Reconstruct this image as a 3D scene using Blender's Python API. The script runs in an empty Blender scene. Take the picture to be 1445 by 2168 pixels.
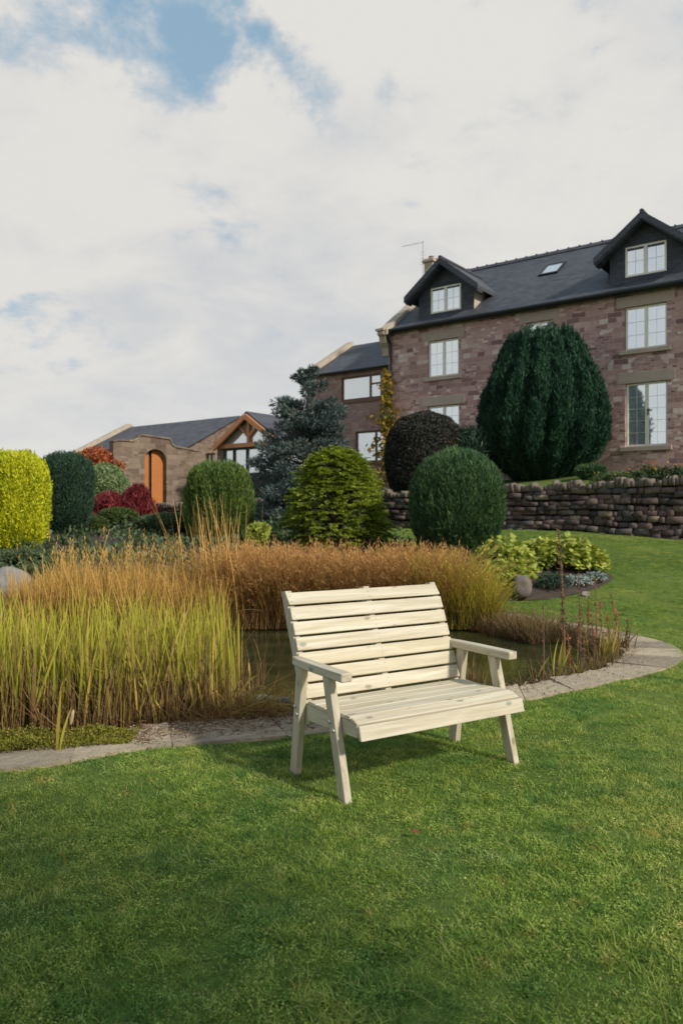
import bpy, bmesh, math, random
import numpy as np
from mathutils import Vector, Matrix
rng = np.random.default_rng(7)
random.seed(7)
PI = math.pi
S = bpy.context.scene
COL = S.collection
# ------------------------------------------------------------------ camera, world, sun, exposure
H, F, CX, CY = 1.574, 1640.0, 722.5, 1084.0          # eye height (m); focal length and centre of the 1445 x 2168 photograph
cam = bpy.data.cameras.new("camera"); cam_o = bpy.data.objects.new("camera", cam); COL.objects.link(cam_o)
cam_o.location = (0, 0, H); cam_o.rotation_euler = (PI / 2, 0, 0)
cam.sensor_fit = 'VERTICAL'; cam.sensor_height = 36; cam.sensor_width = 24
cam.lens = F / 2168 * 36
cam.clip_start = 0.05; cam.clip_end = 3000
cam.dof.use_dof = True; cam.dof.focus_distance = 4.7; cam.dof.aperture_fstop = 3.2
S.camera = cam_o
S.render.resolution_x, S.render.resolution_y = 682, 1024
S.view_settings.view_transform = 'Standard'; S.view_settings.look = 'None'
S.view_settings.exposure = 0.0; S.view_settings.gamma = 1.0
SUN_EL, SUN_H = math.radians(34), Vector((0.745, -0.667))
sun_dir = Vector((SUN_H.x * math.cos(SUN_EL), SUN_H.y * math.cos(SUN_EL), math.sin(SUN_EL)))
sl = bpy.data.lights.new("sun", 'SUN'); sl.energy = 4.1; sl.angle = math.radians(4.5); sl.color = (1.0, 0.93, 0.80)
so = bpy.data.objects.new("sun", sl); COL.objects.link(so); so.rotation_euler = sun_dir.to_track_quat('Z', 'Y').to_euler()
so.location = (20, -15, 20)

class NT:
    """tiny node-tree helper"""
    def __init__(s, tree): s.t = tree; s.n = tree.nodes; s.l = tree.links
    def new(s, typ, **kw):
        nd = s.n.new(typ)
        for k, v in kw.items(): setattr(nd, k, v)
        return nd
    def put(s, sock, v):
        if isinstance(v, bpy.types.NodeSocket): s.l.new(v, sock)
        elif v is not None:
            try: sock.default_value = v
            except Exception: sock.default_value = tuple(v) + (1.0,)
    def math(s, op, a, b=None, c=None, clamp=False):
        nd = s.new('ShaderNodeMath', operation=op, use_clamp=clamp)
        for i, v in enumerate((a, b, c)):
            if v is not None: s.put(nd.inputs[i], v)
        return nd.outputs[0]
    def vmath(s, op, a, b=None, scale=None):
        nd = s.new('ShaderNodeVectorMath', operation=op)
        s.put(nd.inputs[0], a)
        if b is not None: s.put(nd.inputs[1], b)
        if scale is not None: s.put(nd.inputs['Scale'], scale)
        return nd.outputs['Value'] if op in ('DISTANCE', 'DOT_PRODUCT', 'LENGTH') else nd.outputs[0]
    def noise(s, vec, scale, detail=4, rough=0.55, dist=0.0):
        nd = s.new('ShaderNodeTexNoise')
        if vec is not None: s.put(nd.inputs['Vector'], vec)
        nd.inputs['Scale'].default_value = scale; nd.inputs['Detail'].default_value = detail
        nd.inputs['Roughness'].default_value = rough; nd.inputs['Distortion'].default_value = dist
        return nd.outputs['Fac']
    def ramp(s, fac, stops, interp='LINEAR'):
        nd = s.new('ShaderNodeValToRGB'); nd.color_ramp.interpolation = interp
        el = nd.color_ramp.elements
        while len(el) > 1: el.remove(el[0])
        for i, (p, c) in enumerate(stops):
            e = el[0] if i == 0 else el.new(p)
            e.position = p; e.color = tuple(c) + (1,) if len(c) == 3 else c
        s.put(nd.inputs['Fac'], fac)
        return nd.outputs['Color']
    def mix(s, fac, a, b, blend='MIX'):
        nd = s.new('ShaderNodeMix', data_type='RGBA', blend_type=blend)
        s.put(nd.inputs[0], fac)
        for sock, v in ((nd.inputs[6], a), (nd.inputs[7], b)):
            if isinstance(v, (tuple, list)): sock.default_value = tuple(v)[:3] + (1,)
            else: s.put(sock, v)
        return nd.outputs[2]
    def smooth(s, v, a, b, lo=0.0, hi=1.0):
        nd = s.new('ShaderNodeMapRange', interpolation_type='SMOOTHSTEP')
        s.put(nd.inputs['Value'], v)
        nd.inputs['From Min'].default_value = a; nd.inputs['From Max'].default_value = b
        nd.inputs['To Min'].default_value = lo; nd.inputs['To Max'].default_value = hi
        return nd.outputs['Result']
    def mapping(s, vec, scale=(1, 1, 1), rot=(0, 0, 0), loc=(0, 0, 0)):
        nd = s.new('ShaderNodeMapping'); s.put(nd.inputs['Vector'], vec)
        nd.inputs['Scale'].default_value = scale; nd.inputs['Rotation'].default_value = rot; nd.inputs['Location'].default_value = loc
        return nd.outputs[0]
    def sep(s, vec):
        nd = s.new('ShaderNodeSeparateXYZ'); s.put(nd.inputs[0], vec); return nd.outputs
    def comb(s, x, y, z):
        nd = s.new('ShaderNodeCombineXYZ')
        for i, v in enumerate((x, y, z)): s.put(nd.inputs[i], v)
        return nd.outputs[0]

def build_world():
    w = bpy.data.worlds.new("World"); S.world = w; w.use_nodes = True
    t = NT(w.node_tree); t.n.clear()
    sky = t.new('ShaderNodeTexSky', sky_type='NISHITA'); sky.sun_disc = False
    sky.sun_elevation = SUN_EL; sky.sun_rotation = math.atan2(SUN_H.x, SUN_H.y)
    sky.altitude = 100; sky.air_density = 1.0; sky.dust_density = 1.5; sky.ozone_density = 1.5
    d = t.vmath('NORMALIZE', t.new('ShaderNodeTexCoord').outputs['Generated'])
    x, y, z = t.sep(d)
    zz = t.math('ADD', t.math('MAXIMUM', z, 0.0), 0.32)
    p = t.comb(t.math('DIVIDE', x, zz), t.math('DIVIDE', y, zz), 0.0)
    n1 = t.noise(p, 1.7, 7, 0.56, 0.15)
    n2 = t.noise(t.vmath('ADD', p, (3.1, 7.7, 0.0)), 4.2, 8, 0.6, 0.3)
    n3 = t.noise(t.vmath('ADD', p, (9.3, 1.7, 0.0)), 1.15, 6, 0.55, 0.2)
    n4 = t.noise(t.vmath('ADD', p, (1.3, 4.9, 0.0)), 11.0, 6, 0.6, 0.2)
    cover = t.math('ADD', t.math('MULTIPLY', n1, 1.3), t.math('MULTIPLY', n2, 0.95))
    cover = t.math('ADD', cover, t.math('MULTIPLY', n4, 0.42))
    cover = t.math('SUBTRACT', cover, 0.52)
    # cloud thinned in the unseen sky overhead, left and behind to weaken fill light
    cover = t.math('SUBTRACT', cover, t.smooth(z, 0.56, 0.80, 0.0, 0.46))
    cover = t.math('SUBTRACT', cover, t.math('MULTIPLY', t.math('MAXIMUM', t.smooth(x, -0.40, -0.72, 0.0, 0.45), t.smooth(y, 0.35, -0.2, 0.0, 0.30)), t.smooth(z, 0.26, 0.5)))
    def blob(px, py, r, wgt):
        v = Vector(((px - CX) / F, 1, (CY - py) / F)).normalized()
        dist = t.vmath('DISTANCE', d, tuple(v))
        return t.math('MULTIPLY', t.smooth(dist, 0.0, r, 1.0, 0.0), wgt)
    holes = [(530, 45, .12, .35), (440, 140, .075, .32), (330, 40, .13, .25), (160, 40, .11, .27), (30, 40, .08, .22), (670, 215, .06, .24),
             (600, 110, .06, .14), (840, 165, .05, .20), (905, 370, .06, .14), (820, 20, .06, .18), (1260, 45, .05, .18), (1010, 20, .05, .14),
             (40, 620, .10, .16), (120, 760, .12, .18), (60, 350, .07, .10), (470, 470, .08, .10), (480, -160, .30, .22), (1270, 390, .05, .10),
             (650, -20, -1, 0)][:-1]
    tot = None
    for h in holes:
        b = blob(*h); tot = b if tot is None else t.math('ADD', tot, b)
    # torn edges: the openings break up into wisps
    torn = t.math('ADD', t.math('MULTIPLY', t.math('SUBTRACT', n2, 0.5), 2.6), t.math('MULTIPLY', t.math('SUBTRACT', n4, 0.5), 1.3))
    tot = t.math('MULTIPLY', tot, t.math('ADD', 1.02, t.math('MULTIPLY', torn, -0.75)))
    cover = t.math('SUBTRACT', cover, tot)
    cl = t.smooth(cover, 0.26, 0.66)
    # brighter towards the sun side and the horizon, grey undersides in between
    side = t.math('ADD', t.math('MULTIPLY', x, 0.14), 0.0)
    shade = t.math('ADD', t.smooth(t.math('ADD', t.math('MULTIPLY', n3, 0.6), t.math('MULTIPLY', n2, 0.4)), 0.36, 0.58, 0.0, 1.0), side, clamp=True)
    shade = t.math('MULTIPLY', shade, t.smooth(cover, 0.42, 0.72, 0.45, 1.0))
    ccol = t.mix(shade, (4.85, 5.0, 5.2), (6.3, 6.15, 5.85))
    blue = t.mix(1.0, sky.outputs[0], (1.0, 1.0, 1.0), 'MULTIPLY')
    blue = t.mix(0.75, blue, (2.7, 4.15, 5.25))
    haze = t.smooth(z, 0.0, 0.30, 0.55, 0.0)
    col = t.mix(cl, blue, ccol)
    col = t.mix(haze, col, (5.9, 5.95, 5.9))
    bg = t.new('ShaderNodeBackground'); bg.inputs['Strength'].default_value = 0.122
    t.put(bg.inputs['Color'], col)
    out = t.new('ShaderNodeOutputWorld'); t.l.new(bg.outputs[0], out.inputs['Surface'])
build_world()

# ------------------------------------------------------------------ material builders
def mat(name):
    m = bpy.data.materials.new(name); m.use_nodes = True
    t = NT(m.node_tree); b = t.n['Principled BSDF']
    return m, t, b
def bump(t, b, h, strength=0.3, dist=0.02):
    nd = t.new('ShaderNodeBump'); nd.inputs['Strength'].default_value = strength; nd.inputs['Distance'].default_value = dist
    t.put(nd.inputs['Height'], h); t.l.new(nd.outputs[0], b.inputs['Normal'])
def objco(t): return t.new('ShaderNodeTexCoord').outputs['Object']
def wpos(t): return t.new('ShaderNodeNewGeometry').outputs['Position']
def island(t): return t.new('ShaderNodeNewGeometry').outputs['Random Per Island']

def leaf_mat(name, cols, rough=0.55, transl=0.25, var_scale=2.5, spec=0.3):
    """foliage: colour picked per leaf plus a slow drift through the plant"""
    m, t, b = mat(name)
    r = island(t); n = t.noise(wpos(t), var_scale, 3)
    f = t.math('ADD', t.math('MULTIPLY', r, 0.6), t.math('MULTIPLY', t.math('SUBTRACT', n, 0.3), 0.9), clamp=True)
    k = len(cols); c = t.ramp(f, [(i / max(1, k - 1), c) for i, c in enumerate(cols)])
    t.put(b.inputs['Base Color'], c); b.inputs['Roughness'].default_value = rough; b.inputs['Specular IOR Level'].default_value = spec
    tr = t.new('ShaderNodeBsdfTranslucent'); t.put(tr.inputs['Color'], c)
    mx = t.new('ShaderNodeMixShader'); mx.inputs[0].default_value = transl
    t.l.new(b.outputs[0], mx.inputs[1]); t.l.new(tr.outputs[0], mx.inputs[2])
    t.l.new(mx.outputs[0], t.n['Material Output'].inputs['Surface'])
    return m
def plain(name, col, rough=0.6, var=0.25, scale=8, metallic=0.0, bmp=0.15):
    m, t, b = mat(name)
    n = t.noise(objco(t), scale, 5)
    a = tuple(c * (1 - var) for c in col); d = tuple(min(1, c * (1 + var)) for c in col)
    t.put(b.inputs['Base Color'], t.mix(n, a, d)); b.inputs['Roughness'].default_value = rough; b.inputs['Metallic'].default_value = metallic
    if bmp: bump(t, b, t.noise(objco(t), scale * 4, 4), bmp, 0.01)
    return m
def wood_mat(name, axis, base=(0.58, 0.535, 0.445), knots=True):
    m, t, b = mat(name)
    o = objco(t); sc = [26, 26, 26]; sc[axis] = 1.6
    oi = t.new('ShaderNodeObjectInfo').outputs['Random']
    r = island(t)
    off = t.comb(t.math('MULTIPLY', r, 9.0), t.math('MULTIPLY', r, 5.0), t.math('MULTIPLY', r, 7.0))
    o2 = t.vmath('ADD', o, off)
    g = t.noise(t.mapping(o2, tuple(sc)), 1.0, 6, 0.6, 0.6)
    sc2 = [110, 110, 110]; sc2[axis] = 3
    g2 = t.noise(t.mapping(o2, tuple(sc2)), 1.0, 3, 0.6, 0.2)
    dk = tuple(c * k for c, k in zip(base, (0.72, 0.68, 0.58)))
    lt = tuple(min(1, c * 1.08) for c in base)
    c = t.mix(t.smooth(g, 0.30, 0.72), dk, lt)
    c = t.mix(t.math('MULTIPLY', t.smooth(g2, 0.45, 0.72), 0.32), c, tuple(v * 0.72 for v in base))
    isl = t.math('MULTIPLY', r, 0.30)
    c = t.mix(isl, c, (0.60, 0.49, 0.31))
    # slow staining from the pressure treatment
    c = t.mix(t.math('MULTIPLY', t.smooth(t.noise(o2, 5.0, 4), 0.5, 0.75), 0.28), c, (0.55, 0.52, 0.36))
    if knots:
        ks = [34, 34, 34]; ks[axis] = 5.0
        v = t.new('ShaderNodeTexVoronoi', feature='F1'); v.inputs['Scale'].default_value = 1.0
        ks3 = [13, 13, 13]; ks3[axis] = 6.5
        t.put(v.inputs['Vector'], t.mapping(t.vmath('ADD', o2, t.vmath('SCALE', t.comb(g, g2, g), scale=0.012)), tuple(ks3)))
        v.inputs['Randomness'].default_value = 1.0
        pick = t.math('GREATER_THAN', t.sep(v.outputs['Color'])[0], 0.28)
        kn = t.math('MULTIPLY', t.smooth(v.outputs['Distance'], 0.09, 0.24, 1.0, 0.0), pick)
        kc = t.mix(t.sep(v.outputs['Color'])[1], (0.24, 0.16, 0.08), (0.22, 0.26, 0.24))
        c = t.mix(t.math('MULTIPLY', kn, 0.85), c, kc)
    t.put(b.inputs['Base Color'], c); b.inputs['Roughness'].default_value = 0.62; b.inputs['Specular IOR Level'].default_value = 0.3
    bump(t, b, g, 0.25, 0.004)
    return m
def stone_wall_mat(name, cols, mortar, bw=0.55, rh=0.21, pale=0.16, ramp_pos=None):
    """coursed rubble: blocks of mixed length, each block with its own colour"""
    m, t, b = mat(name)
    x, y, z = t.sep(objco(t))
    u = t.math('ADD', x, t.math('MULTIPLY', y, 1.0))
    wob = t.noise(objco(t), 2.3, 3)
    wob2 = t.noise(objco(t), 9.0, 3)
    v0 = t.comb(t.math('ADD', u, t.math('MULTIPLY', wob2, 0.05)), t.math('ADD', z, t.math('MULTIPLY', t.math('ADD', wob, t.math('MULTIPLY', wob2, 0.35)), 0.07)), 0.0)
    def bricks(width, row, off, seed):
        nd = t.new('ShaderNodeTexBrick'); nd.offset = off; nd.offset_frequency = 2; nd.squash = 0.62; nd.squash_frequency = 3
        t.put(nd.inputs['Vector'], t.vmath('ADD', v0, (seed, seed * 0.37, 0)))
        nd.inputs['Color1'].default_value = (0, 0, 0, 1); nd.inputs['Color2'].default_value = (1, 1, 1, 1); nd.inputs['Mortar'].default_value = (0.5, 0.5, 0.5, 1)
        nd.inputs['Scale'].default_value = 1.0; nd.inputs['Mortar Size'].default_value = 0.010; nd.inputs['Mortar Smooth'].default_value = 0.3
        nd.inputs['Brick Width'].default_value = width; nd.inputs['Row Height'].default_value = row; nd.inputs['Bias'].default_value = 0.0
        return nd
    A = bricks(bw, rh, 0.43, 0.0); B = bricks(bw * 0.52, rh * 0.5, 0.37, 5.3)
    sel = t.smooth(t.noise(t.vmath('SCALE', v0, scale=1.0), 0.9, 2), 0.52, 0.54)
    tone = t.mix(sel, A.outputs['Color'], B.outputs['Color']); fac = t.mix(sel, A.outputs['Fac'], B.outputs['Fac'])
    tf = t.sep(tone)[0]
    k = len(cols); pos = ramp_pos or [i / (k - 1) for i in range(k)]
    c = t.ramp(tf, list(zip(pos, cols)))
    g = t.noise(objco(t), 14, 6, 0.65)
    c = t.mix(t.smooth(g, 0.25, 0.8, 0.0, 0.5), c, tuple(v * 0.55 for v in cols[k // 2]))
    st = t.smooth(t.noise(objco(t), 0.8, 5, 0.6), 0.45, 0.8, 0.0, 0.4)
    c = t.mix(st, c, tuple(v * 0.75 for v in cols[0]))
    c = t.mix(t.math('MULTIPLY', fac, 0.7), c, mortar) if False else t.mix(t.math('MULTIPLY', t.sep(fac)[0], 0.65), c, mortar)
    t.put(b.inputs['Base Color'], c); b.inputs['Roughness'].default_value = 0.92; b.inputs['Specular IOR Level'].default_value = 0.15
    hgt = t.math('SUBTRACT', t.math('MULTIPLY', g, 0.7), t.sep(fac)[0])
    bump(t, b, hgt, 0.55, 0.02)
    return m
def slate_mat(name, col):
    m, t, b = mat(name)
    x, y, z = t.sep(objco(t))
    nd = t.new('ShaderNodeTexBrick'); nd.offset = 0.5
    t.put(nd.inputs['Vector'], t.comb(t.math('ADD', x, t.math('MULTIPLY', y, 0.0)), t.math('MULTIPLY', z, 1.75), 0.0))
    nd.inputs['Color1'].default_value = (0, 0, 0, 1); nd.inputs['Color2'].default_value = (1, 1, 1, 1)
    nd.inputs['Mortar Size'].default_value = 0.012; nd.inputs['Mortar Smooth'].default_value = 0.5; nd.inputs['Scale'].default_value = 1.0
    nd.inputs['Brick Width'].default_value = 0.3; nd.inputs['Row Height'].default_value = 0.22
    f = t.sep(nd.outputs['Color'])[0]
    c = t.mix(f, tuple(v * 0.75 for v in col), tuple(v * 1.3 for v in col))
    c = t.mix(t.smooth(t.noise(objco(t), 0.7, 5), 0.4, 0.75, 0, 0.45), c, tuple(v * q for v, q in zip(col, (1.5, 1.4, 1.35))))
    c = t.mix(t.math('MULTIPLY', nd.outputs['Fac'], 0.6), c, tuple(v * 0.4 for v in col))
    t.put(b.inputs['Base Color'], c); b.inputs['Roughness'].default_value = 0.62; b.inputs['Specular IOR Level'].default_value = 0.4
    bump(t, b, t.math('SUBTRACT', f, t.math('MULTIPLY', nd.outputs['Fac'], 1.5)), 0.35, 0.015)
    return m
def glass_mat(name, tint=(0.55, 0.62, 0.70), refl=0.62):
    m, t, b = mat(name)
    b.inputs['Base Color'].default_value = tint + (1,); b.inputs['Roughness'].default_value = 0.5
    # old glass ripples a little
    gl = t.new('ShaderNodeBsdfGlossy'); gl.inputs['Roughness'].default_value = 0.04; gl.inputs['Color'].default_value = (0.90, 0.96, 1.0, 1)
    nd = t.new('ShaderNodeBump'); nd.inputs['Strength'].default_value = 0.06; nd.inputs['Distance'].default_value = 0.05
    t.put(nd.inputs['Height'], t.noise(objco(t), 3.0, 2)); t.l.new(nd.outputs[0], gl.inputs['Normal'])
    mx = t.new('ShaderNodeMixShader'); mx.inputs[0].default_value = refl
    t.l.new(b.outputs[0], mx.inputs[1]); t.l.new(gl.outputs[0], mx.inputs[2])
    t.l.new(mx.outputs[0], t.n['Material Output'].inputs['Surface'])
    return m

# ------------------------------------------------------------------ mesh builders
class MB:
    def __init__(s): s.v = []; s.f = []
    def add(s, vs, fs):
        o = len(s.v); s.v += [tuple(p) for p in vs]; s.f += [tuple(i + o for i in f) for f in fs]; return s
    def box(s, x0, x1, y0, y1, z0, z1, M=None):
        vs = [Vector((x, y, z)) for z in (z0, z1) for y in (y0, y1) for x in (x0, x1)]
        if M is not None: vs = [M @ p for p in vs]
        return s.add(vs, [(0, 2, 3, 1), (4, 5, 7, 6), (0, 1, 5, 4), (2, 6, 7, 3), (0, 4, 6, 2), (1, 3, 7, 5)])
    def quad(s, a, b, c, d): return s.add([a, b, c, d], [(0, 1, 2, 3)])
    def hexa(s, b4, t4): return s.add(list(b4) + list(t4), [(3, 2, 1, 0), (4, 5, 6, 7), (0, 1, 5, 4), (1, 2, 6, 5), (2, 3, 7, 6), (3, 0, 4, 7)])
    def beam(s, a, b, w, h, up=(0, 0, 1)):
        a, b = Vector(a), Vector(b); d = (b - a).normalized(); up = Vector(up)
        sx = d.cross(up).normalized() * (w / 2); sz = sx.cross(d).normalized() * (h / 2)
        return s.hexa([a - sx - sz, a + sx - sz, b + sx - sz, b - sx - sz], [a - sx + sz, a + sx + sz, b + sx + sz, b - sx + sz])
    def tube(s, pts, rad, n=10, cap=True):
        pts = [Vector(p) for p in pts]; rs = rad if isinstance(rad, (list, tuple)) else [rad] * len(pts)
        o = len(s.v); prev = None
        for i, p in enumerate(pts):
            d = (pts[min(i + 1, len(pts) - 1)] - pts[max(i - 1, 0)]).normalized()
            a = d.cross(Vector((0, 0, 1)) if abs(d.z) < 0.9 else Vector((1, 0, 0))).normalized() if prev is None else (prev - d * prev.dot(d)).normalized()
            prev = a; b = d.cross(a)
            for k in range(n):
                th = 2 * PI * k / n
                s.v.append(tuple(p + (a * math.cos(th) + b * math.sin(th)) * rs[i]))
        for i in range(len(pts) - 1):
            for k in range(n):
                s.f.append((o + i * n + k, o + i * n + (k + 1) % n, o + (i + 1) * n + (k + 1) % n, o + (i + 1) * n + k))
        if cap:
            s.f.append(tuple(o + k for k in reversed(range(n)))); s.f.append(tuple(o + (len(pts) - 1) * n + k for k in range(n)))
        return s
    def prism(s, poly, y0, y1, plane='xz'):
        """poly: counter-clockwise outline; extruded along the third axis"""
        def P(a, b, c): return (a, c, b) if plane == 'xz' else ((c, a, b) if plane == 'yz' else (a, b, c))
        n = len(poly); o = len(s.v)
        s.v += [P(a, b, y0) for a, b in poly] + [P(a, b, y1) for a, b in poly]
        s.f.append(tuple(o + i for i in range(n))); s.f.append(tuple(o + n + i for i in reversed(range(n))))
        for i in range(n): s.f.append((o + (i + 1) % n, o + i, o + n + i, o + n + (i + 1) % n))
        return s
    def build(s, name, m, parent=None, bevel=0.0, smooth=False, seg=2):
        me = bpy.data.meshes.new(name); me.from_pydata(s.v, [], s.f); me.validate()
        bm = bmesh.new(); bm.from_mesh(me); bmesh.ops.recalc_face_normals(bm, faces=bm.faces); bm.to_mesh(me); bm.free()
        return link(name, me, m, parent, bevel, smooth, seg)
def link(name, me, m, parent=None, bevel=0.0, smooth=False, seg=2):
    if m is not None: me.materials.append(m)
    o = bpy.data.objects.new(name, me); COL.objects.link(o)
    if parent is not None: o.parent = parent
    if smooth:
        me.polygons.foreach_set('use_smooth', [True] * len(me.polygons))
    if bevel:
        b = o.modifiers.new('edges', 'BEVEL'); b.width = bevel; b.segments = seg; b.limit_method = 'ANGLE'; b.angle_limit = math.radians(40)
    return o
def np_mesh(name, V, Fq, m, parent=None, smooth=False):
    """numpy verts (n,3) and quads (k,4) -> object"""
    me = bpy.data.meshes.new(name)
    V = np.ascontiguousarray(V, dtype=np.float32); Fq = np.ascontiguousarray(Fq, dtype=np.int32)
    me.vertices.add(len(V)); me.vertices.foreach_set('co', V.ravel())
    k = Fq.shape[1]
    me.loops.add(Fq.size); me.loops.foreach_set('vertex_index', Fq.ravel())
    me.polygons.add(len(Fq)); me.polygons.foreach_set('loop_start', np.arange(0, Fq.size, k, dtype=np.int32))
    me.update(calc_edges=True); me.validate()
    return link(name, me, m, parent, 0, smooth)
def empty(name, loc=(0, 0, 0), rz=0.0):
    o = bpy.data.objects.new(name, None); COL.objects.link(o); o.location = loc; o.rotation_euler = (0, 0, rz); o.empty_display_size = 0.3
    return o
def tag(o, label=None, cat=None, group=None, kind=None):
    if label: o['label'] = label
    if cat: o['category'] = cat
    if group: o['group'] = group
    if kind: o['kind'] = kind
    return o
def at(px, py, D):
    return Vector(((px - CX) / F * D, D, H - (py - CY) / F * D))
def unit(a): return a / np.maximum(np.linalg.norm(a, axis=1, keepdims=True), 1e-9)
_nd = rng.normal(size=(14, 3)); _np = rng.uniform(0, 6.28, 14); _na = 1 / (1 + np.arange(14) * 0.18)
def nz(P, scale, seed=0):
    """smooth pseudo noise, about -1..1"""
    q = P * scale; out = 0
    for i in range(14):
        k = (i + seed * 5) % 14
        out = out + _na[i] * np.sin(q @ (_nd[k] * (1 + 0.16 * i)) + _np[(i + seed * 3) % 14] + seed)
    return out / 3.0
def leaves_arrays(c, d, L, w, nrm=None, fold=0.12):
    n = len(c); d = unit(d)
    if nrm is None: nrm = rng.normal(size=(n, 3))
    s = unit(np.cross(d, nrm)); up = np.cross(s, d)
    L = np.broadcast_to(np.asarray(L), (n,))[:, None]; w = np.broadcast_to(np.asarray(w), (n,))[:, None]
    a = c; b = c + d * L * 0.5 + s * w * 0.5 + up * L * fold; e = c + d * L; g = c + d * L * 0.5 - s * w * 0.5 + up * L * fold
    V = np.stack([a, b, e, g], 1).reshape(-1, 3)
    return V, np.arange(4 * n).reshape(-1, 4)
def strands_arrays(base, direc, L, w, bend, seg=4, taper=0.15, face=None):
    """curved blades: base (n,3), start direction, length, width, bend vector added along t^2"""
    n = len(base); direc = unit(direc); L = np.asarray(L)[:, None]
    w = np.broadcast_to(np.asarray(w), (n,))[:, None]
    if face is None:
        th = rng.uniform(0, 2 * PI, n); face = np.stack([np.cos(th), np.sin(th), np.zeros(n)], 1)
    rows = []
    for k in range(seg + 1):
        t = k / seg
        p = base + direc * L * t + bend * L * t * t
        ww = w * (0.75 + 0.5 * t if t < 0.4 else 1.0 - (1 - taper) * ((t - 0.4) / 0.6) ** 1.5) * 0.5
        rows += [p - face * ww, p + face * ww]
    V = np.stack(rows, 1).reshape(-1, 3)
    q = []
    for k in range(seg):
        o = 2 * k; q.append([o, o + 1, o + 3, o + 2])
    q = np.array(q); st = 2 * (seg + 1)
    Fq = (np.arange(n)[:, None, None] * st + q[None]).reshape(-1, 4)
    return V, Fq
def join_arrays(parts):
    Vs, Fs, o = [], [], 0
    for V, Fq in parts: Vs.append(V); Fs.append(Fq + o); o += len(V)
    return np.concatenate(Vs), np.concatenate(Fs)

# ------------------------------------------------------------------ ground shape
WALL_O, WALL_E, WALL_N = np.array([8.37, 19.0]), np.array([-0.798, 0.603]), np.array([0.603, 0.798])
def wall_sd(x, y):
    rx, ry = x - WALL_O[0], y - WALL_O[1]
    return rx * WALL_E[0] + ry * WALL_E[1], rx * WALL_N[0] + ry * WALL_N[1]
def sstep(t): t = np.clip(t, 0, 1); return t * t * (3 - 2 * t)
def low_ground(x, y):
    t = np.clip((y - 11.6) / 9.0, 0, 1)
    z = 1.05 * (0.65 * t + 0.35 * sstep(t))
    s, d = wall_sd(x, y)
    z = z + 0.012 * np.clip(s - 8, 0, 16) * np.clip((d + 6) / 6, 0, 1)
    return z + 0.02 * np.sin(x * 0.9 + y * 0.5) * np.clip((y - 12) / 3, 0, 1)
def wall_top(s): return 2.46 - 0.027 * np.clip(s, -6, 30)
def terrace(x, y):
    s, d = wall_sd(x, y)
    k = 0.155 - 0.0035 * np.clip(s, 0, 24)
    return wall_top(s) - 0.16 + np.clip(d, 0, 4.2) * k
OUT = [(-5.6, 4.6), (-4, 4.35), (-2.06, 4.67), (-1.32, 5.10), (-.27, 5.41), (.6, 5.85), (1.52, 6.42), (2.51, 7.13), (3.3, 7.8), (3.75, 8.5), (3.85, 9.2), (3.65, 9.9), (3.2, 10.9), (2.45, 11.95), (1.2, 12.6), (-1, 12.9), (-3.5, 12.7), (-5.5, 11.8), (-6.6, 10), (-6.9, 7.5), (-6.5, 5.6)]
INN = [(-5.4, 5.1), (-4, 4.85), (-2.1, 5.10), (-1.45, 5.60), (-.43, 5.92), (.6, 6.4), (1.55, 6.95), (2.35, 7.5), (2.85, 8.05), (3.12, 8.6), (3.2, 9.2), (3.15, 9.8), (2.85, 10.5), (2.2, 11.5), (1.0, 12.15), (-1, 12.45), (-3.4, 12.25), (-5.2, 11.4), (-6.1, 9.8), (-6.4, 7.5), (-6.0, 6.0)]
def catmull(P, sub=10):
    P = np.array(P); n = len(P); o = []
    for i in range(n):
        a, b, c, d = P[i - 1], P[i], P[(i + 1) % n], P[(i + 2) % n]
        for k in range(sub):
            t = k / sub
            o.append(0.5 * ((2 * b) + (-a + c) * t + (2 * a - 5 * b + 4 * c - d) * t * t + (-a + 3 * b - 3 * c + d) * t ** 3))
    return np.array(o)
OUTC, INNC = catmull(OUT), catmull(INN)
def inside(poly, x, y):
    r = np.zeros(np.shape(x), bool); n = len(poly); j = n - 1
    for i in range(n):
        xi, yi = poly[i]; xj, yj = poly[j]
        c = ((yi > y) != (yj > y)) & (x < (xj - xi) * (y - yi) / (yj - yi + 1e-12) + xi)
        r ^= c; j = i
    return r
MIDC = OUTC * 0.35 + INNC * 0.65
def grid_mesh(name, xs, ys, zf, m, keep=None):
    X, Y = np.meshgrid(xs, ys); Z = zf(X, Y)
    V = np.stack([X, Y, Z], 2).reshape(-1, 3); nx, ny = len(xs), len(ys)
    i, j = np.meshgrid(np.arange(nx - 1), np.arange(ny - 1)); a = (j * nx + i).ravel()
    Fq = np.stack([a, a + 1, a + nx + 1, a + nx], 1)
    if keep is not None:
        cx = V[Fq].mean(1); Fq = Fq[keep(cx[:, 0], cx[:, 1])]
    return np_mesh(name, V, Fq, m, None, True)

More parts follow.
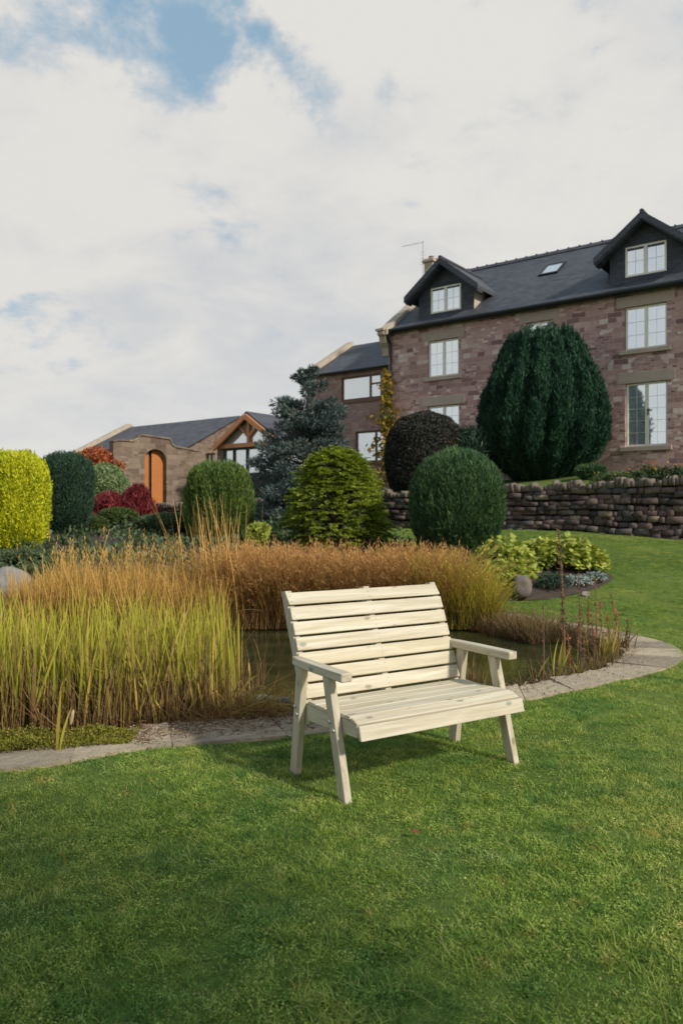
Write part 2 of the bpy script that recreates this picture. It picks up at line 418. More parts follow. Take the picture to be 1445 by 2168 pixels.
# ground materials
m, t, b = mat('lawn_soil_and_grass')
p = wpos(t)
n = t.noise(p, 0.55, 5, 0.6); n2 = t.noise(p, 30, 4, 0.7)
c = t.mix(t.smooth(n, 0.35, 0.7), (0.075, 0.12, 0.022), (0.15, 0.20, 0.045))
c = t.mix(t.smooth(n2, 0.4, 0.7, 0, 0.6), c, (0.028, 0.05, 0.010))
t.put(b.inputs['Base Color'], c); b.inputs['Roughness'].default_value = 0.9; b.inputs['Specular IOR Level'].default_value = 0.1
bump(t, b, n2, 0.5, 0.02); M_LAWN = m
M_SOIL = plain('bed_soil', (0.045, 0.032, 0.024), 0.95, 0.5, 9, 0, 0.6)
def low_z(X, Y):
    Z = low_ground(X, Y); return np.where(inside(MIDC, X, Y), -0.5, Z)
xs = np.unique(np.round(np.concatenate([np.linspace(-400, -30, 12), np.arange(-30, -8, 1.0), np.arange(-8, 6, 0.14), np.arange(6, 30, 0.8), np.linspace(30, 400, 12)]), 3))
ys = np.unique(np.round(np.concatenate([np.linspace(-300, -6, 12), np.arange(-6, 4, 0.6), np.arange(4, 14, 0.14), np.arange(14, 45, 0.5)]), 3))
tag(grid_mesh('lawn', xs, ys, low_z, M_LAWN, lambda x, y: wall_sd(x, y)[1] < 0.55), kind='structure')
# the upper garden behind the retaining wall
ss = np.concatenate([np.linspace(-150, -10, 8), np.arange(-8, 40, 1.0), np.linspace(42, 250, 8)]); ds = np.concatenate([[0.12], np.arange(0.5, 8, 0.5), np.linspace(9, 400, 14)])
Sg, Dg = np.meshgrid(ss, ds); X = WALL_O[0] + Sg * WALL_E[0] + Dg * WALL_N[0]; Y = WALL_O[1] + Sg * WALL_E[1] + Dg * WALL_N[1]
V = np.stack([X, Y, terrace(X, Y)], 2).reshape(-1, 3); nx = len(ss)
i, j = np.meshgrid(np.arange(nx - 1), np.arange(len(ds) - 1)); a = (j * nx + i).ravel()
tag(np_mesh('upper_lawn', V, np.stack([a + 1, a, a + nx, a + nx + 1], 1), M_LAWN, None, True), kind='structure')

# ------------------------------------------------------------------ paving round the pond, water
m, t, b = mat('paving_stone')
p = wpos(t); r = island(t)
c = t.ramp(t.math('ADD', t.math('MULTIPLY', r, 0.5), t.math('MULTIPLY', t.noise(p, 3.0, 6, 0.65), 0.6), clamp=True), [(0.15, (0.21, 0.165, 0.12)), (0.5, (0.39, 0.315, 0.225)), (0.9, (0.53, 0.435, 0.305))])
c = t.mix(t.smooth(t.noise(p, 1.1, 5, 0.6), 0.5, 0.72, 0, 0.65), c, (0.085, 0.075, 0.078))
c = t.mix(t.smooth(t.noise(p, 5.0, 6, 0.7), 0.56, 0.72, 0, 0.5), c, (0.12, 0.11, 0.05))
c = t.mix(t.smooth(t.noise(p, 60, 3, 0.7), 0.55, 0.75, 0, 0.45), c, (0.10, 0.085, 0.07))
t.put(b.inputs['Base Color'], c); b.inputs['Roughness'].default_value = 0.9
bump(t, b, t.math('ADD', t.noise(p, 22, 7, 0.7), t.math('MULTIPLY', t.noise(p, 6, 5, 0.6), 1.5)), 0.9, 0.03); M_PAVE = m
mb = MB(); N = len(OUTC); i = 0
while i < N:
    st = int(rng.integers(5, 9)); j = min(i + st, N); zt = 0.022 + rng.uniform(-.007, .007); tl = rng.uniform(-.006, .006)
    idx = [q % N for q in range(i, j + 1)]
    o = [OUTC[q] for q in idx]; n_ = [INNC[q] for q in idx]
    g0 = (o[1] - o[0]) * 0.05; o[0] = o[0] + g0; n_[0] = n_[0] + (n_[1] - n_[0]) * 0.05; o[-1] = o[-1] - (o[-1] - o[-2]) * 0.02; n_[-1] = n_[-1] - (n_[-1] - n_[-2]) * 0.02
    K = len(o); base = len(mb.v)
    for a_, b_ in zip(o, n_):
        jj = rng.uniform(-.045, .045, 2); b2 = b_ + jj
        mb.v += [(a_[0], a_[1], zt + tl), (b2[0], b2[1], zt - tl), (a_[0], a_[1], -0.2), (b2[0], b2[1], -0.25)]
    for k in range(K - 1):
        u, w = base + 4 * k, base + 4 * (k + 1)
        mb.f += [(u, u + 1, w + 1, w), (u, w, w + 2, u + 2), (u + 1, u + 3, w + 3, w + 1)]
    mb.f += [(base, base + 2, base + 3, base + 1), tuple(base + 4 * (K - 1) + q for q in (0, 1, 3, 2))]
    i = j
tag(mb.build('stone_path', M_PAVE, None, 0.008), kind='structure')
mb = MB(); cc = OUTC * 0.3 + INNC * 0.7       # the bedding under the slabs, seen only in the joints
for k in range(N):
    k2 = (k + 1) % N; a0, a1, b0, b1 = OUTC[k], OUTC[k2], INNC[k] * .97 + OUTC[k] * .03, INNC[k2] * .97 + OUTC[k2] * .03
    mb.quad((a0[0], a0[1], .006), (a1[0], a1[1], .006), (b1[0], b1[1], .003), (b0[0], b0[1], .003))
tag(mb.build('path_bedding', M_SOIL), kind='structure')
m, t, b = mat('pond_water')
b.inputs['Base Color'].default_value = (0.028, 0.032, 0.012, 1); b.inputs['Roughness'].default_value = 0.05; b.inputs['IOR'].default_value = 1.33
p = wpos(t)
t.put(b.inputs['Base Color'], t.mix(t.smooth(t.noise(p, 2.5, 4), 0.4, 0.7), (0.026, 0.030, 0.012), (0.055, 0.054, 0.020)))
bump(t, b, t.noise(t.mapping(p, (1.2, 1.6, 1)), 5.0, 3), 0.10, 0.02); M_WATER = m
mb = MB(); wc = INNC * 0.94 + OUTC * 0.06
mb.add([(q[0], q[1], -0.10) for q in wc], [tuple(range(len(wc)))])
tag(mb.build('pond_water', M_WATER), kind='structure')
# planting bed behind the pond
BED = catmull([(-12, 12.6), (-6, 12.9), (-2, 13.1), (1, 13.05), (2.6, 12.75), (3.3, 12.85), (3.75, 13.1), (4.5, 13.75), (5.1, 14.6), (5.05, 15.2), (4.2, 15.7), (2.8, 15.9), (1.9, 17.2), (0.9, 18.6), (-1.5, 20.6), (-6, 23.5), (-11, 27.5), (-15, 24), (-16, 18)], 6)
bc = BED.mean(0); rings = [1.0, 0.985, 0.96, 0.9, 0.8, 0.65, 0.45, 0.25, 0.05]; hs = [0.004, 0.05, 0.09, 0.12, 0.13, 0.14, 0.14, 0.14, 0.14]
V = []
for r_, h_ in zip(rings, hs):
    q = bc + (BED - bc) * r_; z = low_ground(q[:, 0], q[:, 1]) + h_ + 0.02 * nz(np.c_[q, q[:, :1]], 3.0)
    V.append(np.c_[q, z])
nb = len(BED); V = np.concatenate(V); Fq = []
for k in range(len(rings) - 1):
    for i in range(nb): Fq.append((k * nb + i, k * nb + (i + 1) % nb, (k + 1) * nb + (i + 1) % nb, (k + 1) * nb + i))
tag(np_mesh('garden_bed', V, np.array(Fq), M_SOIL, None, True), kind='structure')
def ground(x, y):
    z = low_ground(np.asarray(x, float), np.asarray(y, float)); s, d = wall_sd(np.asarray(x, float), np.asarray(y, float))
    z = np.where(inside(BED, np.asarray(x, float), np.asarray(y, float)), z + 0.12, z)
    return np.where(d > 0.2, terrace(np.asarray(x, float), np.asarray(y, float)), z)

# ------------------------------------------------------------------ shared building materials
M_STONE = stone_wall_mat('red_sandstone', [(0.20, 0.112, 0.11), (0.41, 0.245, 0.225), (0.52, 0.325, 0.295), (0.60, 0.40, 0.36), (0.78, 0.63, 0.55)], (0.52, 0.385, 0.345), 0.47, 0.175, ramp_pos=[0.0, 0.22, 0.5, 0.82, 0.96])
M_WINGSTONE = stone_wall_mat('pink_sandstone', [(0.26, 0.155, 0.145), (0.34, 0.21, 0.19), (0.37, 0.235, 0.21), (0.41, 0.275, 0.245), (0.44, 0.33, 0.28)], (0.34, 0.23, 0.21), 0.6, 0.25)
M_GARDENSTONE = stone_wall_mat('buff_sandstone', [(0.12, 0.08, 0.068), (0.18, 0.13, 0.10), (0.22, 0.165, 0.125), (0.25, 0.185, 0.14), (0.30, 0.235, 0.18)], (0.19, 0.15, 0.12), 0.55, 0.24)
M_DRESSED = plain('dressed_stone', (0.40, 0.32, 0.265), 0.9, 0.2, 3, 0, 0.2)
M_COPING = plain('coping_stone', (0.40, 0.33, 0.25), 0.9, 0.28, 4, 0, 0.25)
M_SLATE = slate_mat('roof_slate', (0.060, 0.063, 0.078))
M_HUNG = slate_mat('hung_slate', (0.050, 0.054, 0.072))
M_BLACK = plain('black_gutter', (0.012, 0.013, 0.017), 0.4, 0.2, 6, 0, 0)
M_CREAM = plain('cream_paint', (0.84, 0.79, 0.69), 0.5, 0.08, 4, 0, 0.05)
M_BROWN = plain('brown_window_frame', (0.14, 0.066, 0.042), 0.5, 0.2, 6, 0, 0.05)
M_OAK = plain('orange_oak', (0.50, 0.205, 0.095), 0.6, 0.22, 5, 0, 0.1)
M_DOORWOOD = plain('orange_door_boards', (0.42, 0.14, 0.03), 0.5, 0.15, 6, 0, 0.1)
M_DARK = plain('dark_interior', (0.012, 0.011, 0.012), 0.6, 0.3, 4, 0, 0)
M_GLASS = glass_mat('window_glass', (0.66, 0.77, 0.88), 0.72)
M_GLASSW = glass_mat('pale_window_glass', (0.62, 0.63, 0.63), 0.62)
M_LITCHEEK = plain('sunlit_cheek', (0.42, 0.36, 0.29), 0.8, 0.2, 6, 0, 0.1)  # right dormer cheek: its sunlit look is put into this paler colour

class Frame:
    """a building's own axes: x along its front, y back into it, z up"""
    def __init__(s, ox, oy, e): s.o = (ox, oy); s.e = e; s.n = (-e[1], e[0]); s.rz = math.atan2(e[1], e[0])
    def x(s, px, y=0.0):
        k = (px - CX) / F
        return (k * (s.o[1] + s.n[1] * y) - (s.o[0] + s.n[0] * y)) / (s.e[0] - k * s.e[1])
    def z(s, px, py, y=0.0):
        D = s.o[1] + s.e[1] * s.x(px, y) + s.n[1] * y
        return H - (py - CY) / F * D
HF = Frame(1.88, 30.98, (0.798, -0.603))

def wall_front(mb, x0, x1, z0, z1, y, holes, depth=0.14):
    """a wall face at depth y with rectangular openings and their reveals"""
    xs = sorted({x0, x1, *[h[0] for h in holes], *[h[1] for h in holes]}); zs = sorted({z0, z1, *[h[2] for h in holes], *[h[3] for h in holes]})
    xs = [v for v in xs if x0 <= v <= x1]; zs = [v for v in zs if z0 <= v <= z1]
    for a, b_ in zip(xs, xs[1:]):
        for c_, d_ in zip(zs, zs[1:]):
            mx, mz = (a + b_) / 2, (c_ + d_) / 2
            if any(h[0] < mx < h[1] and h[2] < mz < h[3] for h in holes): continue
            mb.quad((a, y, c_), (b_, y, c_), (b_, y, d_), (a, y, d_))
    for a, b_, c_, d_ in holes:
        for P, Q in (((a, c_), (b_, c_)), ((b_, c_), (b_, d_)), ((b_, d_), (a, d_)), ((a, d_), (a, c_))):
            mb.quad((P[0], y, P[1]), (Q[0], y, Q[1]), (Q[0], y + depth, Q[1]), (P[0], y + depth, P[1]))
def sash(parent, x0, x1, z0, z1, y, name='window', fm=None, gm=None, cols=2, bars=(1, 2), fw=0.055, lintel=None, sill=True, mull=0.10, proud=0.0):
    """window frame with casements and glazing bars; pane, sill and lintel hang below it"""
    fm = fm or M_CREAM; gm = gm or M_GLASS
    f = MB(); ya, yb = y, y + 0.06
    f.box(x0, x1, ya, yb, z1 - fw, z1).box(x0, x1, ya, yb, z0, z0 + fw).box(x0, x0 + fw, ya + .001, yb, z0 + fw, z1 - fw).box(x1 - fw, x1, ya + .001, yb, z0 + fw, z1 - fw)
    w = (x1 - x0 - 2 * fw); edges = []
    for k in range(cols):
        a = x0 + fw + w * k / cols + (mull / 2 if k else 0); b_ = x0 + fw + w * (k + 1) / cols - (mull / 2 if k < cols - 1 else 0)
        edges.append((a, b_))
        if k: f.box(a - mull, a, ya - .004, yb, z0 + fw, z1 - fw)
    for a, b_ in edges:
        for q in range(1, bars[0] + 1):
            xx = a + (b_ - a) * q / (bars[0] + 1); f.box(xx - .0045, xx + .0045, ya + .029, yb - .006, z0 + fw, z1 - fw)
        for q in range(1, bars[1] + 1):
            zz = z0 + fw + (z1 - z0 - 2 * fw) * q / (bars[1] + 1); f.box(a, b_, ya + .020, yb - .008, zz - .0045, zz + .0045)
    fo = f.build(name, fm, parent, 0.004)
    MB().box(x0 + fw * .6, x1 - fw * .6, ya + .036, ya + .044, z0 + fw * .6, z1 - fw * .6).build('pane', gm, fo)
    return fo

# ------------------------------------------------------------------ the main house
EAVE = H + 7.23; HW = 18.5; RD, RZ = 4.5, H + 10.40
house = tag(empty('stone_house', (HF.o[0], HF.o[1], 0), HF.rz), 'three-storey red sandstone house with slate roof, two dormers and cream windows', 'house')
def rect(pxl, pyt, pxr, pyb, y=0.0):
    x0, x1 = HF.x(pxl, y), HF.x(pxr, y); return [x0, x1, HF.z(pxl, pyb, y), HF.z(pxl, pyt, y)]
W1 = rect(904.5, 723.5, 970, 800); W2 = rect(904, 861, 971, 950); W4 = rect(1321, 652, 1410.5, 742.5); W5 = rect(1322.5, 813, 1411.5, 946.5)
W2[2] = W5[2] + 0.75
W3 = [HF.x(1112), HF.x(1169), W4[2], W4[3]]
holes = [W1, W2, W3, W4, W5]
GB = 1.2
mb = MB(); wall_front(mb, 0, HW, GB, EAVE + .05, 0.0, holes)
mb.quad((0, 2 * RD, GB), (HW, 2 * RD, GB), (HW, 2 * RD, EAVE), (0, 2 * RD, EAVE))
for x in (0, HW): mb.add([(x, 0, GB), (x, 2 * RD, GB), (x, 2 * RD, EAVE), (x, RD, RZ - .06), (x, 0, EAVE + .05)], [(0, 1, 2, 3, 4)])
mb.build('wall', M_STONE, house)
for q, w in enumerate(holes):
    tall = q == 4
    fo = sash(house, w[0] + .012, w[1] - .012, w[2] + .012, w[3] - .012, 0.08, bars=(1, 4 if tall else (2 if q != 2 else 2)), name='window')
    wd = w[1] - w[0]
    if q != 2 or True:
        lh = 0.36
        MB().box(w[0] - .26, w[1] + .24, -0.012, 0.06, w[3] + .004, w[3] + lh).build('lintel', M_DRESSED, fo, 0.01)
    MB().box(w[0] - .16, w[1] + .14, -0.07, 0.075, w[2] - .15, w[2] - .004).build('sill', M_DRESSED, fo, 0.012)
    if tall:
        xm = (w[0] + w[1]) / 2 + .03
        MB().box(xm, xm + .03, .045, .077, w[2] + 1.02, w[2] + 1.22).box(xm, xm + .12, .040, .060, w[2] + 1.15, w[2] + 1.18).build('handle', M_BLACK, fo)
# quoin-like dressed blocks and a flat band of long stones under the eaves
mb = MB()
for k in range(20):
    z = GB + 1.0 + k * 0.27; L = 0.42 if k % 2 else 0.26
    mb.box(-.004, L, -.006, .05, z, z + .255)
mb.build('corner_stone', M_STONE, house, 0.01)
def roof_slab(mb, x0, x1, y0, z0, y1, z1, th=0.10):
    mb.hexa([(x0, y0, z0 - th), (x1, y0, z0 - th), (x1, y1, z1 - th), (x0, y1, z1 - th)], [(x0, y0, z0), (x1, y0, z0), (x1, y1, z1), (x0, y1, z1)])
sl = (RZ - EAVE) / RD
mb = MB(); roof_slab(mb, 0.12, HW + .2, -.22, EAVE - .22 * sl + .12, RD, RZ + .12); roof_slab(mb, 0.12, HW + .2, 2 * RD + .2, EAVE - .2 * sl + .12, RD + .001, RZ + .12)
roof = mb.build('roof', M_SLATE, house)
mb = MB()
for k in range(int(HW / .45)):
    x = 0.3 + k * .45; mb.prism([(RD - .16, RZ + .05), (RD + .16, RZ + .05), (RD + .03, RZ + .21), (RD - .03, RZ + .21)], x, x + .44, 'yz'); mb.box(x + .40, x + .46, RD - .06, RD + .06, RZ + .1, RZ + .235)
mb.build('ridge', M_SLATE, roof)
# skylight in the slope
xs0, xs1 = HF.x(1136, 2.2), HF.x(1176, 2.2)
zc = lambda y: EAVE + y * sl + .12
def slopebox(mb, x0, x1, y0, y1, up0, up1):
    n_ = Vector((0, -sl, 1)).normalized()
    P = lambda x, y, u: Vector((x, y, zc(y))) + n_ * u
    mb.hexa([P(x0, y0, up0), P(x1, y0, up0), P(x1, y1, up0), P(x0, y1, up0)], [P(x0, y0, up1), P(x1, y0, up1), P(x1, y1, up1), P(x0, y1, up1)]); return mb
ya, yb = 2.35, 3.25
mb = MB(); slopebox(mb, xs0, xs1, ya, ya + .09, -.02, .07); slopebox(mb, xs0, xs1, yb - .07, yb, -.02, .07); slopebox(mb, xs0, xs0 + .06, ya + .09, yb - .07, -.02, .068); slopebox(mb, xs1 - .06, xs1, ya + .09, yb - .07, -.02, .068)
sk = mb.build('skylight', M_BLACK, roof)
# glass sits in its frame as one mesh with the skylight's own child level used up, so it is part of the roof
slopebox(MB(), xs0 + .055, xs1 - .055, ya + .08, yb - .06, .02, .045).build('skylight_pane', M_GLASSW, roof)
mb = MB(); mb.tube([(-.02, -.27, EAVE - .06), (HW, -.27, EAVE - .06)], .075, 10); mb.box(-.02, HW, -.21, -.16, EAVE - .16, EAVE + .03)
mb.build('gutter', M_BLACK, house, smooth=False)
mb = MB(); mb.tube([(.10, -.27, EAVE - .1), (.10, -.22, EAVE - .3), (.14, -.07, EAVE - .55), (.14, -.07, 2.0)], .05, 10)
for z in (6.2, 4.6, 3.1): mb.box(.07, .21, -.13, -.001, z, z + .05)
mb.build('downpipe', M_BLACK, house)
# gable coping with its kneeler
mb = MB()
for (y0, z0, y1, z1) in ((-.42, EAVE - .42 * sl + .10, RD, RZ + .10), (2 * RD + .4, EAVE - .4 * sl + .10, RD + .001, RZ + .10)):
    mb.hexa([(-.22, y0, z0 - .05), (.20, y0, z0 - .05), (.20, y1, z1 - .05), (-.22, y1, z1 - .05)], [(-.22, y0, z0 + .20), (.20, y0, z0 + .20), (.20, y1, z1 + .20), (-.22, y1, z1 + .20)])
mb.build('coping', M_COPING, house, 0.02)
zk = EAVE - .28
mb = MB(); mb.prism([(-.46, zk + .22), (-.02, zk + .22), (-.02, zk - .75), (-.08, zk - .70), (-.14, zk - .40), (-.30, zk - .22), (-.34, zk + .02), (-.46, zk + .08)], -.24, .06, 'yz')
mb.box(-.30, .10, -.52, -.02, zk + .222, zk + .32)
mb.build('kneeler', M_COPING, house, 0.015)
# chimney on the far gable with cap, pot and the aerial
CHY = 2.62; cx0 = HF.x(897, CHY); cx1, cy0, cy1 = cx0 + .42, CHY, CHY + .78
cz = HF.z(897, 549, CHY)
mb = MB(); mb.box(cx0, cx1, cy0, cy1, EAVE + 1.2, cz - .16); mb.box(cx0 - .07, cx1 + .07, cy0 - .07, cy1 + .07, cz - .158, cz - .05); mb.box(cx0 - .02, cx1 + .02, cy0 - .02, cy1 + .02, cz - .048, cz)
ch = mb.build('chimney', M_COPING, house, 0.015)
mb = MB()
for dy in (.25, .65): cm = (cx0 + cx1) / 2; mb.tube([(cm, cy0 + dy, cz), (cm, cy0 + dy, cz + .08), (cm, cy0 + dy, cz + .14)], [.12, .10, .125], 12)
mb.build('chimney_pot', plain('terracotta', (0.26, 0.19, 0.15), 0.8), ch)
AYY = CHY + .1; ax = HF.x(894.5, AYY); az = HF.z(893, 513, AYY)
mb = MB(); mb.tube([(ax, AYY, cz - 1.2), (ax, AYY, az + .05)], .009, 6); mb.tube([(ax + .05, AYY, az), (ax - 1.05, AYY, az + .02)], .006, 6)
for k in range(9): x = ax - .1 - k * .115; mb.tube([(x, AYY - .17 + .01 * k, az + .015), (x, AYY + .17 - .01 * k, az + .015)], .003, 5)
for k in range(5): z_ = az - .95 + k * .13; mb.tube([(ax - .14, AYY, z_), (ax + .14, AYY, z_)], .005, 5)
mb.build('aerial', plain('grey_metal', (0.25, 0.25, 0.26), 0.4, 0.1, 5, 0.8, 0), house)
def dormer(pxl, pxr, apex, wl, wt, wr, wb):
    yf = 0.42
    x0, x1 = HF.x(pxl, yf), HF.x(pxr, yf); xc = (HF.x(apex[0], 0.15))
    zb = EAVE + yf * sl + .10; zt = HF.z(apex[0], apex[1], 0.12) - .10
    hw = (x1 - x0) / 2; xc = (x0 + x1) / 2; ps = .80          # slope of the dormer roof
    over = .36; ze = zt - (hw + over) * ps; zw = zt - hw * ps - .10
    yr = (zt - EAVE - .12) / sl                                   # where its ridge dies into the main roof
    ywall = (zw - EAVE - .12) / sl
    mb = MB(); a0 = HF.x(wl, yf); a1 = HF.x(wr, yf); b1 = HF.z(wl, wt, yf); b0 = HF.z(wl, wb, yf)
    mid = (a0 + a1) / 2; a0 += xc - mid; a1 += xc - mid
    wall_front(mb, x0, x1, zb - .3, zw, yf, [(a0, a1, b0, b1)] if b1 < zw else [(a0, a1, b0, zw - .01)], .10)
    mb.add([(x0, yf, zw), (x1, yf, zw), (xc, yf, zt - .12)], [(0, 1, 2)])
    d = mb.build('dormer', M_HUNG, house)
    mc = MB()
    mc.add([(x0 + .001, yf, zb - .3), (x0 + .001, yf, zw), (x0 + .001, ywall + .1, zw)], [(0, 1, 2)])
    mc.build('cheek', M_HUNG, d)
    mc = MB(); mc.add([(x1 - .001, yf + .001, zb - .3), (x1 - .001, yf + .001, zw), (x1 - .001, ywall + .1, zw)], [(0, 1, 2)])
    mc.build('cheek', M_LITCHEEK, d)
    r = MB()
    for sg in (-1, 1):
        e = (xc + sg * (hw + over), ze); th = .16
        yb_ = max(.6, (ze - EAVE - .12) / sl) + .1
        r.hexa([(e[0], -.02, e[1] - th), (xc, -.02, zt - th), (xc, yr, zt - th), (e[0], yb_, e[1] - th)], [(e[0], -.02, e[1]), (xc, -.02, zt), (xc, yr, zt), (e[0], yb_, e[1])])
    r.build('dormer_roof', M_SLATE, d)
    r = MB(); r.tube([(xc, -.06, zt + .03), (xc, yr, zt + .03)], .075, 8)
    r.build('ridge_cap', M_HUNG, d)
    r = MB()
    for sg in (-1, 1):
        r.hexa([(xc + sg * (hw + over + .03), -.075, ze - .21), (xc, -.075, zt - .21), (xc, -.022, zt - .21), (xc + sg * (hw + over + .03), -.022, ze - .21)],
               [(xc + sg * (hw + over + .03), -.075, ze + .02), (xc, -.075, zt + .03), (xc, -.022, zt + .03), (xc + sg * (hw + over + .03), -.022, ze + .02)])
        # sloping soffit boards back to the wall
        r.hexa([(xc + sg * (hw + over), -.02, ze - .25), (xc, -.02, zt - .25), (xc, yf - .005, zt - .25), (xc + sg * (hw + over), yf - .005, ze - .25)],
               [(xc + sg * (hw + over), -.02, ze - .18), (xc, -.02, zt - .18), (xc, yf - .005, zt - .18), (xc + sg * (hw + over), yf - .005, ze - .18)])
    r.build('barge_board', M_HUNG, d)
    f = MB(); fw = .06; y = yf - .02
    f.box(a0, a1, y, y + .07, b1 - fw, b1).box(a0, a1, y, y + .07, b0, b0 + fw).box(a0, a0 + fw, y + .001, y + .07, b0 + fw, b1 - fw).box(a1 - fw, a1, y + .001, y + .07, b0 + fw, b1 - fw)
    f.box(xc - .06, xc + .06, y - .003, y + .07, b0 + fw, b1 - fw)
    for sg in (-1, 1):
        c_ = xc + sg * ((a1 - a0) / 4); f.box(c_ - .007, c_ + .007, y + .02, y + .06, b0 + fw, b1 - fw)
        lo, hi = (a0 + fw, xc - .06) if sg < 0 else (xc + .06, a1 - fw); f.box(lo, hi, y + .021, y + .06, (b0 + b1) / 2 - .007, (b0 + b1) / 2 + .007)
    f.build('window_frame', M_CREAM, d, 0.004)
    MB().box(a0 + .03, a1 - .03, y + .03, y + .04, b0 + .03, b1 - .03).build('pane', M_GLASS, d)
dormer(886, 1003, (938.3, 542), 913, 611.5, 976.3, 665)
dormer(1290, 1446, (1360, 444.8), 1323, 525, 1410, 588.5)

# ------------------------------------------------------------------ the lower wing at the left of the house
WY = 1.2
wing = tag(empty('house_wing', (HF.o[0], HF.o[1], 0), HF.rz), 'lower pinkish sandstone wing joined to the left end of the house', 'house wing')
zE = HF.z(812, 773.6, WY); xL = HF.x(655, WY); xR = -0.25; wd = 3.0; zR = HF.z(808, 722, WY + wd) - .10
A = [HF.x(722, WY), HF.x(806, WY), HF.z(722, 851, WY), HF.z(722, 800, WY)]
Bw = [HF.x(752, WY), HF.x(812, WY) - .0, HF.z(752, 981, WY), HF.z(752, 914, WY)]
Bw[1] = min(Bw[1], xR - .1); A[1] = min(A[1], xR - .08)
mb = MB(); wall_front(mb, xL, xR, 1.0, zE, WY, [tuple(A), tuple(Bw)])
mb.add([(xL, WY, 1.0), (xL, WY + 2 * wd, 1.0), (xL, WY + 2 * wd, zE), (xL, WY + wd, zR), (xL, WY, zE)], [(0, 1, 2, 3, 4)])
mb.add([(xR, WY, 1.0), (xR, WY + 2 * wd, 1.0), (xR, WY + 2 * wd, zE), (xR, WY + wd, zR), (xR, WY, zE)], [(0, 1, 2, 3, 4)])
mb.quad((xL, WY + 2 * wd, 1), (xR, WY + 2 * wd, 1), (xR, WY + 2 * wd, zE), (xL, WY + 2 * wd, zE))
mb.build('wall', M_WINGSTONE, wing)
sw = (zR - zE) / wd
mb = MB(); roof_slab(mb, xL + .2, xR, WY - .2, zE - .2 * sw + .1, WY + wd, zR + .1); roof_slab(mb, xL + .2, xR, WY + 2 * wd + .2, zE - .2 * sw + .1, WY + wd + .001, zR + .1)
mb.build('roof', M_SLATE, wing)
mb = MB(); mb.hexa([(xL - .15, WY - .3, zE - .3 * sw + .02), (xL + .25, WY - .3, zE - .3 * sw + .02), (xL + .25, WY + wd, zR + .02), (xL - .15, WY + wd, zR + .02)], [(xL - .15, WY - .3, zE - .3 * sw + .3), (xL + .25, WY - .3, zE - .3 * sw + .3), (xL + .25, WY + wd, zR + .3), (xL - .15, WY + wd, zR + .3)])
mb.box(xL - .2, xL + .22, WY - .45, WY - .305, zE - .45, zE + .1)
mb.build('coping', M_COPING, wing, 0.015)
mb = MB(); mb.tube([(xL + .25, WY - .24, zE - .08), (xR, WY - .24, zE - .08)], .06, 8); mb.build('gutter', M_BLACK, wing)
def brown_window(parent, w, y, split, transom):
    f = MB(); fw = .075; x0, x1, z0, z1 = w[0] + .004, w[1] - .004, w[2] + .004, w[3] - .004
    f.box(x0, x1, y, y + .07, z1 - fw, z1).box(x0, x1, y, y + .07, z0, z0 + fw * 1.3).box(x0, x0 + fw, y + .001, y + .07, z0 + fw * 1.3, z1 - fw).box(x1 - fw, x1, y + .001, y + .07, z0 + fw * 1.3, z1 - fw)
    xm = x0 + (x1 - x0) * split; f.box(xm - .045, xm + .045, y - .003, y + .07, z0 + fw * 1.3, z1 - fw)
    if transom: zz = z0 + (z1 - z0) * transom; f.box(xm + .045, x1 - fw, y + .003, y + .07, zz - .035, zz + .035)
    fo = f.build('window', M_BROWN, parent, 0.004)
    MB().box(x0 + .04, x1 - .04, y + .03, y + .04, z0 + .04, z1 - .04).build('pane', M_GLASSW, fo)
    MB().box(x0 - .1, x1 + .02, y - .13, y - .001 - .0, z0 - .10, z0 - .005).build('sill', M_BROWN, fo)
brown_window(wing, A, WY + .06, .72, .62)
brown_window(wing, Bw, WY + .06, .70, None)

# ------------------------------------------------------------------ long low outbuilding and oak porch, far left
oD = 38.0; OF = Frame((384 - CX) / F * oD, oD, (0.798, -0.603))
ob = tag(empty('outbuilding', (OF.o[0], OF.o[1], 0), OF.rz), 'long single-storey stone outbuilding with dark slate roof, far left', 'outbuilding')
oz = OF.z(384, 949); oxl = OF.x(158); oxr = OF.x(500, 3.5) ; od = 3.6; orz = OF.z(491, 883, od)
orl = OF.z(206, 917, od)
ozl = oz - .25; orz = (orz + orl) / 2
wn = [OF.x(436), OF.x(455), OF.z(436, 985), OF.z(436, 960)]
mb = MB(); wall_front(mb, oxl, oxr, 1.2, oz, 0, [tuple(wn)]); mb.quad((oxl, 2 * od, 1), (oxr, 2 * od, 1), (oxr, 2 * od, oz), (oxl, 2 * od, oz))
for x in (oxl, oxr): mb.add([(x, 0, 1.2), (x, 2 * od, 1.2), (x, 2 * od, oz), (x, od, orz), (x, 0, oz)], [(0, 1, 2, 3, 4)])
mb.build('wall', M_GARDENSTONE, ob)
so_ = (orz - oz) / od
mb = MB(); roof_slab(mb, oxl + .2, oxr + .15, -.25, oz - .25 * so_ + .1, od, orz + .1); roof_slab(mb, oxl + .2, oxr + .15, 2 * od + .25, oz - .25 * so_ + .1, od + .001, orz + .1)
mb.build('roof', M_SLATE, ob)
mb = MB()
for sg in (0, 1):
    y0, y1 = (-.35, od) if sg == 0 else (2 * od + .3, od + .001); z0 = oz - .35 * so_
    mb.hexa([(oxl - .15, y0, z0), (oxl + .28, y0, z0), (oxl + .28, y1, orz), (oxl - .15, y1, orz)], [(oxl - .15, y0, z0 + .3), (oxl + .28, y0, z0 + .3), (oxl + .28, y1, orz + .3), (oxl - .15, y1, orz + .3)])
mb.build('coping', M_COPING, ob, 0.015)
mb = MB(); mb.tube([(oxl + .3, -.3, oz - .05), (oxr, -.3, oz - .05)], .06, 8); mb.build('gutter', M_BLACK, ob)
brown_window(ob, wn, .06, .5, None)

